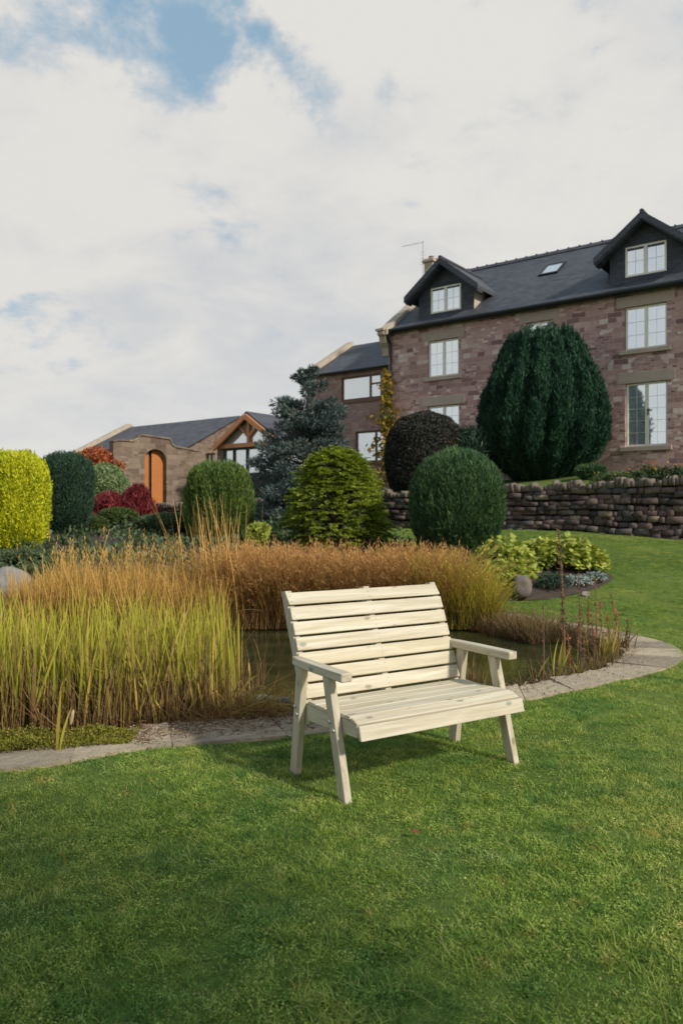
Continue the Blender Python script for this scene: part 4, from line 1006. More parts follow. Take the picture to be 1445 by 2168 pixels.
bush('low_shrub', 'mounded green shrub under the golden conifer at the left edge', 'shrub', 40, 1165, 150, 15.5, DOMEP, M_COVER, 6000, .09, .045, up=.3, outw=.6, rnd=.8, depth=.3, bumps=.15, seed=16, core=.7)
bush('strap_plant', 'loose grey-leaved shrub between the copper shrub and the great yew', 'shrub', 995, 905, 70, 24.4, DOMEP, M_DKGREEN, 2600, .30, .03, up=.9, outw=.5, rnd=.7, depth=.6, bumps=.2, seed=17, core=.4)
bush('terrace_shrub', 'small dark shrub at the right foot of the great yew', 'shrub', 1250, 985, 60, 22.6, DOMEP, M_CON, 3500, .16, .03, up=.5, outw=.7, rnd=.7, depth=.4, bumps=.2, seed=18, core=.5)

def spruce():
    D = 23.5; x0 = (652 - CX) / F * D; zg = float(ground(x0, D)); zt = H + (CY - 790) / F * D; Hh = zt - zg
    o = tag(empty('blue_spruce', (x0, D, zg)), 'tall blue-grey spruce with tiered cloudy branches in front of the wing', 'spruce tree')
    P = [(0, 1.0), (.2, 1.02), (.40, .95), (.5, .84), (.6, .66), (.75, .60), (.85, .42), (.93, .25), (1, .03)]; R = 121 / F * D
    parts = []; limbs = MB()
    def puff(c, s, out, n=110):
        u = unit(rng.normal(size=(n, 3))); pos = c + u * np.array([s * 1.2, s * 1.2, s * .62]) * rng.uniform(.5, 1, (n, 1))
        d = u * .7 + np.array([0, 0, .35]) + out * .6 + rng.normal(size=(n, 3)) * .3
        parts.append(leaves_arrays(pos, d, rng.uniform(.08, .17, n), rng.uniform(.022, .045, n)))
    for q, h0 in enumerate(np.linspace(.03, .97, 14)):
        for k in range(int(11 - 7 * h0)):
            h = min(.985, h0 + rng.normal(0, .022)); th = 2 * PI * (k + .5 * (q % 2)) / int(11 - 7 * h0) + rng.normal(0, .18)
            ln = np.interp(h, *zip(*P)) * R * rng.uniform(.72, 1.08); out = np.array([math.cos(th), math.sin(th), 0]); z_ = h * Hh
            tip = out * ln + np.array([0, 0, z_ + .10]); root = np.array([0, 0, max(.1, z_ - .22 * ln)])
            for u in ((.35, .55, .74, .95) if ln > .7 else (.5, .95)):
                puff(root + (tip - root) * u + rng.normal(size=3) * .05, rng.uniform(.20, .34) * (1.12 - .55 * h) * (1.1 - .35 * u), out)
                if u > .4 and ln > .8:
                    sd = np.array([-out[1], out[0], 0]) * rng.choice([-1, 1]) * rng.uniform(.16, .34); puff(root + (tip - root) * (u - .06) + sd, rng.uniform(.16, .26), out, 70)
            if k % 2 == 0: limbs.tube([tuple(root), tuple((root + tip) / 2 - np.array([0, 0, .04])), tuple(tip)], [.035, .022, .008], 5)
    puff(np.array([0, 0, Hh * .99]), .09, np.array([0, 0, 1.0]), 60)
    V, Fq = join_arrays(parts); np_mesh('crown', V, Fq, M_SPRUCE, o)
    tr = MB().tube([(0, 0, -.1), (.03, 0, Hh * .5), (0, 0, Hh * .97)], [.14, .08, .015], 9).build('trunk', BARK, o)
    limbs.build('limb', BARK, tr)
spruce()

def vine():
    n = 900; D0 = 30.7
    o = empty('climbing_vine', (HF.o[0], HF.o[1], 0), HF.rz); tag(o, 'yellowing climber growing up the left corner of the house', 'climbing plant')
    zs0, zs1 = 2.6, HF.z(823, 785)
    st = MB()
    for k in range(4):
        xk = rng.uniform(-.15, .35); st.tube([(xk + .12 * math.sin(q * 1.3 + k), -.12 - .02 * k, zs0 + (zs1 - zs0) * q / 9 * (1 - .12 * k)) for q in range(10)], [.016 - .0012 * q for q in range(10)], 5)
    st.build('stem', BARK, o)
    t_ = rng.beta(1.1, 1.3, n); spread = .34 * (1.15 - t_ ** 2) * (1 + .6 * np.sin(t_ * 23))
    C = np.c_[.1 + rng.normal(size=n) * spread * .75, -.16 - np.abs(rng.normal(size=n)) * .14, zs0 + t_ * (zs1 - zs0)]
    V, Fq = leaves_arrays(C, rng.normal(size=(n, 3)) + np.array([0, -.6, -.5]), rng.uniform(.12, .24, n), rng.uniform(.10, .18, n))
    np_mesh('foliage', V, Fq, M_VINE, o)
vine()

def added_shade_tree():
    # unseen tree added behind the camera, crown shaped to darken the near lawn
    x0, y0 = 4.6, -2.45; o = tag(empty('added_shade_tree', (x0, y0, 0)), 'unseen open-crowned broadleaf tree added outside the frame to shade the near lawn', 'tree')
    tr = MB().tube([(0, 0, -.1), (.05, 0, 1.2), (.0, .1, 2.6), (0, 0, 5.6)], [.14, .11, .09, .03], 10).build('trunk', BARK, o)
    limbs = MB(); parts = []
    for k in range(60):
        u = unit(rng.normal(size=(1, 3)))[0]; c = np.array([0, 0, 5.2]) + u * np.array([1.25, 1.25, 2.0]) * rng.uniform(.2, 1) ** .5
        n = 55; pos = c + rng.normal(size=(n, 3)) * .30; parts.append(leaves_arrays(pos, rng.normal(size=(n, 3)), rng.uniform(.10, .18, n), rng.uniform(.06, .10, n)))
        limbs.tube([(0, 0, 2.6 + .4 * rng.uniform()), tuple(c * .5 + np.array([0, 0, 1.7])), tuple(c)], [.05, .03, .01], 5)
    V, Fq = join_arrays(parts); np_mesh('crown', V, Fq, M_BOX, o); limbs.build('limb', BARK, tr)
added_shade_tree()

# low mixed planting covering the soil of the big bed
n = 40000; x = rng.uniform(-16, 5, n); y = rng.uniform(12.7, 26, n); ok = inside(bc + (BED - bc) * .985, x, y) & (np.abs(x) < y * .8 + 2) & ~((x > 2.4) & (y < 16)); x, y = x[ok], y[ok]; n = len(x); c3 = np.c_[x, y, x * 0]
hh = np.clip(.10 + .16 * nz(c3, 2.2, 1) + .10 * nz(c3, 5.0, 3), .0, .45); ok = hh > .03; x, y, hh = x[ok], y[ok], hh[ok]; n = len(x)
V, Fq = leaves_arrays(np.c_[x, y, ground(x, y) + hh * rng.uniform(.2, 1.1, n)], rng.normal(size=(n, 3)) + np.array([0, 0, .5]), rng.uniform(.08, .20, n), rng.uniform(.04, .09, n))
tag(np_mesh('ground_cover', V, Fq, M_COVER), 'low mixed leafy planting over the soil behind the grasses', 'ground cover', kind='stuff')
# leafy yellow-green plants, rocks, silver plants in the island bed
def leafy(name, label, cat, cx, cy, rx, ry, hgt, m, n, L, w, rot=0, hollow=0, group=None):
    zg = float(ground(cx, cy)); o = tag(empty(name, (cx, cy, zg - .02), rot), label, cat, group)
    th = rng.uniform(0, 2 * PI, n); r = np.sqrt(rng.uniform(0, 1, n)); x, y = r * np.cos(th) * rx, r * np.sin(th) * ry
    top_ = hgt * np.sqrt(np.clip(1 - r ** 2.4, 0.02, 1)) * (1 + .18 * nz(np.c_[x, y, x * 0], 7, 3)); z = top_ * rng.uniform(.62, 1.05, n)
    C = np.c_[x, y, z]
    d = np.c_[np.cos(th) * .8, np.sin(th) * .8, np.full(n, -.15)] + rng.normal(size=(n, 3)) * .55
    nr = np.c_[np.cos(th) * .35 * r, np.sin(th) * .35 * r, np.ones(n)] + rng.normal(size=(n, 3)) * .40
    V, Fq = leaves_arrays(C, d, L * rng.uniform(.6, 1.3, n), w * rng.uniform(.7, 1.2, n), nr, .05); np_mesh('foliage', V, Fq, m, o)
    k = n // 6; V, Fq = strands_arrays(np.c_[x[:k] * .6, y[:k] * .6, np.zeros(k)], np.c_[x[:k] * .4, y[:k] * .4, z[:k]], z[:k] * 1.05, .012, np.zeros((k, 3)), 2)
    np_mesh('stem', V, Fq, BARK, o)
    return o
leafy('leafy_plant', 'yellow-green big-leaved plant spreading right of the rounded clipped conifer', 'leafy plant', 2.95, 14.1, .55, .75, .66, M_LIME, 1500, .125, .115)
leafy('leafy_plant', 'long low yellow-green plant arching over the dark bed at the lawn edge', 'leafy plant', 4.2, 15.0, .92, .42, .60, M_LIME, 1800, .125, .115, -.25)
leafy('leafy_plant', 'lower yellow-green plant nearest the boulder', 'leafy plant', 2.75, 13.3, .42, .4, .46, M_LIME, 700, .12, .105)
leafy('blue_green_plant', 'small dark blue-green plant just right of the boulder', 'plant', 3.62, 13.35, .26, .22, .26, M_DKGREEN, 700, .08, .02)
leafy('silver_plant', 'silver-leaved plant left of the two at the bed edge', 'silver plant', 4.15, 13.75, .28, .18, .13, M_SILVER, 420, .07, .035, group='silver plants in the island bed')
leafy('silver_plant', 'silver-leaved plant nearest the tip of the bed', 'silver plant', 4.62, 14.1, .2, .14, .13, M_SILVER, 300, .07, .035, group='silver plants in the island bed')
def rock(name, label, x, y, z, sx, sy, sz, m, group=None, cat='rock', seed=0):
    bm = bmesh.new(); bmesh.ops.create_icosphere(bm, subdivisions=3, radius=1)
    V = np.array([v.co[:] for v in bm.verts]); f = 1 + .22 * nz(V + seed * 3.1, 1.6, seed % 5) + .10 * nz(V + seed, 4.2, 1) + .04 * nz(V + seed, 11, 2)
    V = V * f[:, None]; V = np.sign(V) * np.abs(V) ** .85 * np.array([sx, sy, sz])
    for v, p_ in zip(bm.verts, V): v.co = p_
    me = bpy.data.meshes.new(name); bm.to_mesh(me); bm.free(); o = link(name, me, m, None, 0, True); o.location = (x, y, z); o.rotation_euler = (0, 0, seed * 1.3)
    return tag(o, label, cat, group)
M_ROCK = plain('purple_grey_rock', (0.15, 0.12, 0.115), 0.95, 0.55, 6, 0, 0.7); M_ROCK2 = plain('pale_lichened_rock', (0.24, 0.225, 0.21), 0.95, 0.45, 4, 0, 0.7)
def gz_(x, y): return float(ground(x, y))
rock('boulder', 'rounded purple-grey boulder at the front of the island bed', 3.0, 12.85, gz_(3.0, 12.95) + .08, .20, .17, .19, M_ROCK, seed=1)
rock('boulder', 'pale lichened boulder at the left edge beyond the pond', -5.62, 13.2, gz_(-5.6, 13.2) + .06, .40, .35, .27, M_ROCK2, seed=2)
for k, (px, py, D, r_, lab) in enumerate([(553, 1447, 6.35, .055, 'grey pond stone with reddish weed on top, left of the three'), (574, 1456, 6.3, .05, 'pale grey pond stone, middle of the three'), (600, 1458, 6.25, .055, 'dark blue-black pond stone nearest the bench leg')]):
    q = at(px, py, D); rock('pond_stone', lab, q.x, D, .04, r_, r_, r_ * .75, [M_ROCK2, M_ROCK2, plain('dark_blue_stone', (0.03, 0.045, 0.075), 0.4, 0.3, 8, 0, 0.2)][k], 'stones at the pond edge', 'stone', seed=3 + k)
q = at(1246, 1222, 13.0); rock('edge_stone', 'pale flat stone at the lawn edge below the silver plants', q.x, 13.2, gz_(q.x, 13.2) + .02, .12, .06, .06, M_ROCK2, seed=8, cat='stone')

# flowers on the terrace and other small things along the wall top
M_PETAL = [leaf_mat('orange_petals', [(0.6, 0.16, 0.02), (0.7, 0.25, 0.03)]), leaf_mat('yellow_petals', [(0.6, 0.42, 0.03), (0.7, 0.5, 0.06)]), leaf_mat('red_petals', [(0.35, 0.03, 0.03), (0.45, 0.06, 0.04)])]
flw = [(1268, 1, 'low plant with a few yellow flowers near the yew, on the terrace'), (1300, 1, 'terrace plant with scattered yellow blooms below the french window'), (1335, 0, 'short terrace plant with orange flowers, left of the tallest'), (1372, 0, 'bushiest terrace plant, covered in orange flowers'), (1396, 1, 'terrace plant with golden flowers beside the bushiest one'), (1420, 2, 'red-flowered terrace plant near the right edge'), (1443, 0, 'orange-flowered terrace plant cut by the right edge')]
for k, (px, c_, lab) in enumerate(flw):
    kk = (px - CX) / F
    s_ = (kk * WALL_O[1] - WALL_O[0] + .6 * (kk * WALL_N[1] - WALL_N[0])) / (WALL_E[0] - kk * WALL_E[1]); x = WALL_O[0] + s_ * WALL_E[0] + .6 * WALL_N[0]; y = WALL_O[1] + s_ * WALL_E[1] + .6 * WALL_N[1]
    hgt = [.30, .33, .36, .48, .42, .40, .38][k]
    o = leafy('flower_plant', lab, 'flowers', x, y, .24, .2, hgt, M_COVER, 420, .10, .03, group='flowering plants on the terrace')
    n = [3, 3, 4, 10, 6, 4, 5][k]; C = np.c_[rng.normal(0, .11, n), rng.normal(0, .09, n), hgt * rng.uniform(.7, 1.15, n)]
    for p_ in C:
        V, Fq = leaves_arrays(np.repeat(p_[None], 7, 0), rng.normal(size=(7, 3)) + np.array([0, 0, .3]), .04, .03); np_mesh('bloom', V, Fq, M_PETAL[c_], o)
xq = at(1383, 1008, 20.4)
tr = MB(); tr.box(-.36, .36, -.13, .13, 0, .03).box(-.36, .36, -.13, -.11, .03, .09).box(-.36, .36, .11, .13, .03, .09).box(-.36, -.34, -.11, .11, .03, .09).box(.34, .36, -.11, .11, .03, .09)
tro = tr.build('planter_trough', plain('white_glazed_trough', (0.7, 0.68, 0.63), 0.5, 0.08, 5, 0, 0), None, 0.008); tro.location = (xq.x, 20.4, gz_(xq.x, 20.4) + .03); tro.rotation_euler = (0, 0, HF.rz)
tro.location.z = H + (CY - 1013) / F * 20.4
tag(tro, 'long low white trough on the terrace behind the wall', 'planter')

# ------------------------------------------------------------------ grasses and reeds
def grass_mat(name, root, mid, tip, alt, zt, z0=-.1, transl=.3):
    """blade colour runs from root to tip, as dying reeds do, and varies blade by blade"""
    m, t, b = mat(name)
    z = t.sep(wpos(t))[2]; r = island(t)
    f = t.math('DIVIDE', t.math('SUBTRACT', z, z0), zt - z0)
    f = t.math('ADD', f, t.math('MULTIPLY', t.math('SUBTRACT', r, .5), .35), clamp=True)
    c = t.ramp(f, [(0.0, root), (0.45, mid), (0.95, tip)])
    c = t.mix(t.smooth(t.math('FRACT', t.math('MULTIPLY', r, 7.31)), .55, .95, 0, .85), c, alt)
    t.put(b.inputs['Base Color'], c); b.inputs['Roughness'].default_value = .6; b.inputs['Specular IOR Level'].default_value = .25
    tr = t.new('ShaderNodeBsdfTranslucent'); t.put(tr.inputs['Color'], c); mx = t.new('ShaderNodeMixShader'); mx.inputs[0].default_value = transl
    t.l.new(b.outputs[0], mx.inputs[1]); t.l.new(tr.outputs[0], mx.inputs[2]); t.l.new(mx.outputs[0], t.n['Material Output'].inputs['Surface'])
    return m
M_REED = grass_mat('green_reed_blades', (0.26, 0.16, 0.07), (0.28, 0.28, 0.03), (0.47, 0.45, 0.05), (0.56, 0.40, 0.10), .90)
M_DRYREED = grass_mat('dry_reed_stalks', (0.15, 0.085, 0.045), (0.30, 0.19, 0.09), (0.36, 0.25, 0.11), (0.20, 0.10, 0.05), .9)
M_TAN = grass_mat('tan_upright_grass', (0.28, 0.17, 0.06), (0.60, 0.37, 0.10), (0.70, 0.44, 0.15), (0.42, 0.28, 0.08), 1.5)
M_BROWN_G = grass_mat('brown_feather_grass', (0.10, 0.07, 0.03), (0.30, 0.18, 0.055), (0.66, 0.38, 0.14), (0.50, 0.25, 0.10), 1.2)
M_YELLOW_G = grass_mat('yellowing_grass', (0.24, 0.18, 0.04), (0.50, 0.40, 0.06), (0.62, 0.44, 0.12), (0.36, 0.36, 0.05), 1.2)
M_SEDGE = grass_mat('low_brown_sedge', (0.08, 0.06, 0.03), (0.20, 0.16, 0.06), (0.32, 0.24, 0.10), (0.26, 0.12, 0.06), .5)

def reed_bed():
    parts = []
    n = 3300
    x = rng.uniform(-3.9, -.86, n); front = 5.62 + np.clip((x + 2.6), -1, 2) * .18; y = front + .10 + rng.uniform(0, 1, n) ** 1.3 * 1.9
    ok = (x / y < -.146 + .012 * rng.normal(size=n)); x, y = x[ok], y[ok]; n = len(x)
    clump = nz(np.c_[x * 1.0, y, y * 0], 3.2, 2)
    L = (.90 + .09 * clump) * rng.uniform(.55, 1.12, n)
    lean = rng.normal(size=(n, 3)) * .085 + np.c_[clump * .05, np.zeros(n), np.ones(n)]
    edge = np.clip((x / y + .21) / .06, 0, 1); lean[:, 0] = np.where(lean[:, 0] > 0, lean[:, 0] * (1 - .9 * edge), lean[:, 0])
    bend = np.c_[rng.normal(0, .09, n) * (1 - .6 * edge) - .03 * edge, rng.normal(0, .08, n), -np.abs(rng.normal(0, .05, n))]
    brk = rng.uniform(size=n) < .13; bend = np.where(brk[:, None], np.c_[rng.normal(-.05, .30, n) * (1 - .8 * edge) - .1 * edge, rng.normal(0, .2, n), -rng.uniform(.15, .6, n)], bend)
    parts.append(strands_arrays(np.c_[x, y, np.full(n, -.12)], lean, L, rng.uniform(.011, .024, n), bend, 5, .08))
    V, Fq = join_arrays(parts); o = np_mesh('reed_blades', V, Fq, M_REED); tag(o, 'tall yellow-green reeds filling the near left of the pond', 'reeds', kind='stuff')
    n = 2200; x = rng.uniform(-3.9, -.55, n); front = 5.60 + np.clip((x + 2.6), -1, 2) * .18; y = front + .06 + rng.uniform(0, 1, n) ** 1.6 * 1.7
    ok = (x / y < -.125 + .02 * rng.normal(size=n)); x, y = x[ok], y[ok]; n = len(x)
    L = rng.uniform(.22, .80, n) * np.where(x > -.95, .55, 1)
    wild = rng.uniform(size=n) < .2
    lean = np.c_[rng.normal(0, .10, n) + np.where(wild, rng.normal(0, .7, n), 0), rng.normal(0, .10, n) - np.where(wild, .3, 0), np.ones(n) * np.where(wild, .75, 1)]
    V, Fq = strands_arrays(np.c_[x, y, np.full(n, -.08)], lean, L, rng.uniform(.005, .010, n), np.c_[rng.normal(0, .15, n), rng.normal(0, .1, n), -np.abs(rng.normal(0, .08, n))], 4, .4)
    tag(np_mesh('dry_reed_stalks', V, Fq, M_DRYREED), 'dry brown stalks at the foot of the green reeds', 'reeds', kind='stuff')
reed_bed()
n = 46; x = rng.normal(-.80, .10, n); y = 5.95 + rng.uniform(0, .5, n)
V, Fq = strands_arrays(np.c_[x, y, np.full(n, -.05)], np.c_[rng.uniform(.1, .9, n), rng.normal(-.25, .15, n), np.ones(n)], rng.uniform(.35, .75, n), rng.uniform(.012, .024, n), np.c_[rng.uniform(.1, .45, n), rng.normal(-.1, .1, n), -rng.uniform(.3, .75, n)], 6, .1)
tag(np_mesh('drooping_reeds', V, Fq, M_REED), 'yellow-green blades drooping from the right end of the reeds', 'reeds', kind='stuff')
def tan_grass():
    n = 4000; x = rng.uniform(-4.55, -1.55, n); y = rng.uniform(10.2, 12.0, n)
    cl = nz(np.c_[x, y, y * 0], 2.6, 1); L = (.90 + .16 * cl) * rng.uniform(.62, 1.10, n); tall = rng.uniform(size=n) < .065; L = np.where(tall, L * rng.uniform(1.12, 1.42, n), L)
    L *= np.interp(x, [-4.6, -4.0, -2, -1.5], [.82, 1.0, 1.0, 1.02])
    lean = np.c_[rng.normal(-.03, .12, n), rng.normal(0, .10, n), np.ones(n)]; bend = np.c_[rng.normal(0, .12, n), rng.normal(0, .1, n), -np.abs(rng.normal(0, .04, n))]
    z0_ = np.full(n, -.05)
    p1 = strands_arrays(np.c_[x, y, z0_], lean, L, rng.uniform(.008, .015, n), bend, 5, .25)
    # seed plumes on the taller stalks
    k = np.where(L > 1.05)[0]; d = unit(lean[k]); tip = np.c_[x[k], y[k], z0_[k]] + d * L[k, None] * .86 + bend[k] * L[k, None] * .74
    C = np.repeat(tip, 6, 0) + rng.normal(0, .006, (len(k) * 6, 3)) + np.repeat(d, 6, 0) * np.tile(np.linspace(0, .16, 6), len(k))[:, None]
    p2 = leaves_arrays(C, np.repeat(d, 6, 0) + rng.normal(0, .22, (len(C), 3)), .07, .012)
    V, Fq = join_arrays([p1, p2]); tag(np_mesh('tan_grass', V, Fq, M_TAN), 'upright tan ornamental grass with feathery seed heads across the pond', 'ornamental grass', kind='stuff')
    # a taller sheaf of bleached stalks
    n = 70; x = rng.normal(-1.75, .22, n); y = rng.normal(10.9, .2, n); L = rng.uniform(1.25, 1.85, n)
    V, Fq = strands_arrays(np.c_[x, y, np.zeros(n)], np.c_[rng.normal(-.06, .10, n), rng.normal(0, .05, n), np.ones(n)], L, rng.uniform(.010, .018, n), np.c_[rng.normal(-.04, .07, n), np.zeros(n), np.zeros(n)], 5, .3)
    tag(np_mesh('tall_grass_sheaf', V, Fq, M_TAN), 'tallest sheaf of bleached stalks in front of the flat-topped conifer', 'ornamental grass', kind='stuff')
tan_grass()
def brown_grass():
    for (nm, lab, n, xa, xb, m, droop, Ls) in (('brown_grass', 'arching brown ornamental grass bank behind the bench', 13000, -1.72, 1.62, M_BROWN_G, .36, 1.12), ('yellow_grass', 'yellow-green arching grass at the right end of the brown bank', 4600, 1.15, 2.18, M_YELLOW_G, .36, 1.08)):
        x = rng.uniform(xa, xb, n); y = 11.0 + rng.uniform(0, 1, n) * 1.15 - .08 * np.abs(x); cl = nz(np.c_[x, y, y * 0], 3.5, 3)
        L = Ls * (1 + .07 * cl) * rng.uniform(.58, 1.12, n)
        if nm[0] == 'y': L *= np.interp(x, [1.15, 1.7, 2.2], [1.04, .98, .72])
        front = (y < 11.5)
        lean = np.c_[rng.normal(0, .16, n), rng.normal(-.10, .14, n), np.ones(n)]
        a_ = rng.uniform(0, 2 * PI, n); hb = np.abs(rng.normal(0, droop, n))
        bend = np.c_[np.cos(a_) * hb, np.sin(a_) * hb - .10, -np.abs(rng.normal(.10, .16, n))]
        b0 = np.c_[x, y, np.full(n, -.08)]
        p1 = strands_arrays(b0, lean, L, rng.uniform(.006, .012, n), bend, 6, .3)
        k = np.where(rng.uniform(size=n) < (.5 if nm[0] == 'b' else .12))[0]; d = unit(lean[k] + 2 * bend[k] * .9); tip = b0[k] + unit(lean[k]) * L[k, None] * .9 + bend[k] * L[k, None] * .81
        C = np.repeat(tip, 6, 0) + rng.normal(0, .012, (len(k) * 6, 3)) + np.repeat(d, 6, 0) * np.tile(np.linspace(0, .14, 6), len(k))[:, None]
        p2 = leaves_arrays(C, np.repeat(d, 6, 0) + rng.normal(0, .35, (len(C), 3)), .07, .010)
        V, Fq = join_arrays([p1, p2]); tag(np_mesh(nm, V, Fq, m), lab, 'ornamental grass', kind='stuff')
brown_grass()
def scatter_strands(name, label, pts, Lr, wr, m, lean=.3, bend=.25, seg=3, kind='stuff', cat='marginal plants'):
    n = len(pts); V, Fq = strands_arrays(pts, np.c_[rng.normal(0, lean, n), rng.normal(0, lean, n), np.ones(n)], rng.uniform(*Lr, n), rng.uniform(*wr, n), np.c_[rng.normal(0, bend, n), rng.normal(0, bend, n), -np.abs(rng.normal(0, bend * .6, n))], seg, .3)
    return tag(np_mesh(name, V, Fq, m), label, cat, kind=kind)
def along(P, a, b, n, off):
    """points along the inner pond edge between curve positions a and b, moved inwards by off"""
    i = rng.uniform(a, b, n); i0 = np.floor(i).astype(int) % len(INNC); f = (i - np.floor(i))[:, None]
    p = INNC[i0] * (1 - f) + INNC[(i0 + 1) % len(INNC)] * f; c = np.array([-1.5, 8.7]); d = unit(c - p)
    return p + d * off[:, None]
n = 3600; q = along(INNC, 112, 136, n, rng.uniform(-.12, .75, n)); scatter_strands('sedge', 'low brown sedge fringing the far pond edge right of the bench', np.c_[q, np.full(n, -.09)], (.12, .42), (.005, .010), M_SEDGE, .3, .3)
n = 1500; q = along(INNC, 62, 112, n, np.abs(rng.normal(0, .16, n)) - .05); scatter_strands('sedge', 'thin dead sedge fringing the right rim of the pond', np.c_[q, np.full(n, -.09)], (.08, .30), (.004, .009), M_SEDGE, .4, .35)
n = 900; q = along(INNC, 34, 62, n, np.abs(rng.normal(0, .14, n)) - .06); scatter_strands('sedge', 'scrubby dead stems at the near pond edge behind the bench', np.c_[q, np.full(n, -.06)], (.06, .24), (.004, .009), M_SEDGE, .5, .4)
n = 1500; x = rng.normal(-.62, .22, n); y = 5.98 + (x + .6) * .3 + np.abs(rng.normal(0, .14, n)); scatter_strands('sedge', 'tangle of golden dead stems between the reeds and the bench leg', np.c_[x, y, np.full(n, -.04)], (.06, .26), (.004, .008), M_TAN, .7, .5)
n = 520; x = np.concatenate([rng.uniform(-1.5, -.1, 400), rng.uniform(1.3, 3.4, 120)]); i0 = np.array([np.argmin((OUTC[30:100, 0] - v) ** 2) + 30 for v in x]); fr = rng.beta(2, 1.2, n)[:, None]
q = OUTC[i0] * (1 - fr) + INNC[i0] * fr + rng.normal(0, .03, (n, 2)); parts = []
for a_ in q: parts.append((CSV * rng.uniform(.0025, .0075) * rng.uniform(.6, 1.4, 3) + np.array([a_[0], a_[1], .027]) , CSF))
V, Fq = join_arrays(parts); tag(np_mesh('stone_chippings', V, Fq, M_PAVE, None, True), 'loose chippings and dirt lying on the paving', 'debris', kind='stuff')
n = 700; x = rng.uniform(-1.6, -.1, n); i0 = np.array([np.argmin((OUTC[30:100, 0] - v) ** 2) + 30 for v in x]); fr = rng.beta(2.2, 1.0, n)[:, None]; q = OUTC[i0] * (1 - fr) + INNC[i0] * fr
V, Fq = leaves_arrays(np.c_[q + rng.normal(0, .03, (n, 2)), rng.uniform(.028, .045, n)], np.c_[rng.normal(size=(n, 2)), rng.normal(0, .12, n)], rng.uniform(.03, .12, n), rng.uniform(.004, .010, n)); tag(np_mesh('dry_litter', V, Fq, M_DRYREED), 'bits of dry reed fallen on the paving', 'debris', kind='stuff')
# mossy mat
M_MOSS = leaf_mat('olive_moss', [(0.10, 0.11, 0.012), (0.20, 0.19, 0.02), (0.28, 0.24, 0.05)], transl=.15, var_scale=6)
n = 9000; x = rng.uniform(-2.75, -1.42, n); e_ = np.clip((x + 2.75) / 1.33, 0, 1); y = 5.12 + (x + 2.1) * .22 + rng.uniform(-.14, .26, n) * (1.05 - .5 * e_ ** 3); V, Fq = leaves_arrays(np.c_[x, y, .03 + rng.uniform(0, .035, n) * (1 + nz(np.c_[x, y, x * 0], 9, 2))], rng.normal(size=(n, 3)) + np.array([0, 0, .7]), .022, .010)
tag(np_mesh('moss_mat', V, Fq, M_MOSS), 'mat of yellow-olive moss spilling onto the paving by the reeds', 'moss', kind='stuff')
# cat-tail like upright blades standing at the paving edge
def stalk(name, label, cat, x, y, z, h, r, m, lean=(0, 0), leaves_=0, lm=None, head=None, group=None, hm=None):
    o = tag(empty(name, (x, y, z)), label, cat, group); pts = [(lean[0] * (q / 6) ** 1.4 * h, lean[1] * (q / 6) ** 1.4 * h, h * q / 6) for q in range(7)]
    MB().tube(pts, [r * (1 - .1 * q) for q in range(7)], 6).build('stem', m, o)
    if leaves_:
        leaves_ = max(6, leaves_); tt = rng.uniform(.12, 1, leaves_); C = np.array([[lean[0] * v ** 1.4 * h, lean[1] * v ** 1.4 * h, v * h] for v in tt])
        V, Fq = leaves_arrays(C, rng.normal(size=(leaves_, 3)) * .7 + np.array([0, 0, .5]), rng.uniform(.02, .055, leaves_), rng.uniform(.007, .017, leaves_), None); np_mesh('leaf', V, Fq, lm, o)
    return o
M_RUST = leaf_mat('rusty_dock_leaves', [(0.22, 0.12, 0.07), (0.38, 0.18, 0.09), (0.52, 0.23, 0.10)], transl=.2, var_scale=6)
M_STALK = plain('brown_seed_stalk', (0.17, 0.10, 0.065), 0.85, 0.3, 20, 0, 0.2)
q = at(1182, 1330, 9.2)
stalk('seed_stalk', 'tallest bare brown seed stalk rising before the island bed', 'seed stalk', (1194 - CX) / F * 8.6, 8.6, -.05, 1.43, .013, M_STALK, (-.045, 0), 420, M_STALK)
stalk('seed_stalk', 'thin grey seed stalk just right of the tallest', 'seed stalk', (1228 - CX) / F * 9.0, 9.0, -.05, .92, .009, M_STALK, (-.03, 0), 60, M_STALK)
stalk('seed_stalk', 'lone brown seed stalk standing in the open water', 'seed stalk', (1150 - CX) / F * 8.0, 8.0, -.1, .72, .008, M_STALK, (0, 0), 40, M_STALK)
docks = [(1222, 8.8, .66), (1243, 9.2, .78), (1258, 8.5, .62), (1274, 9.1, .70), (1288, 8.7, .56), (1262, 9.5, .92), (1312, 8.9, .80), (1300, 9.3, .50), (1236, 8.2, .44), (1325, 8.7, .48)]
for k, (px, D, h) in enumerate(docks):
    h *= .86
    stalk('dock_plant', 'rusty seed-headed dock stalk in the cluster at the right rim of the pond', 'dock plant', (px - CX) / F * D, D, -.05, h, .007, M_STALK, (rng.normal(0, .07), 0), 110, M_RUST if k < 8 else M_SEDGE, group='rusty docks at the pond rim')
stalk('red_dock', 'bright orange-red leafy dock at the water edge', 'dock plant', (1205 - CX) / F * 7.9, 7.9, -.08, .40, .009, M_STALK, (-.05, 0), 90, leaf_mat('orange_red_dock_leaves', [(0.38, 0.09, 0.04), (0.5, 0.16, 0.06)], transl=.3))
def iris_clump(label, px, D, n, h, m):
    x = (px - CX) / F * D; o = tag(empty('iris_clump', (x, D, -.08)), label, 'iris leaves', 'yellowing iris clumps at the pond rim')
    V, Fq = strands_arrays(np.c_[rng.normal(0, .05, n), rng.normal(0, .05, n), np.zeros(n)], np.c_[rng.normal(0, .22, n), rng.normal(0, .15, n), np.ones(n)], h * rng.uniform(.5, 1.1, n), rng.uniform(.012, .022, n), np.c_[rng.normal(0, .15, n), rng.normal(0, .1, n), np.zeros(n)], 4, .1); np_mesh('foliage', V, Fq, m, o)
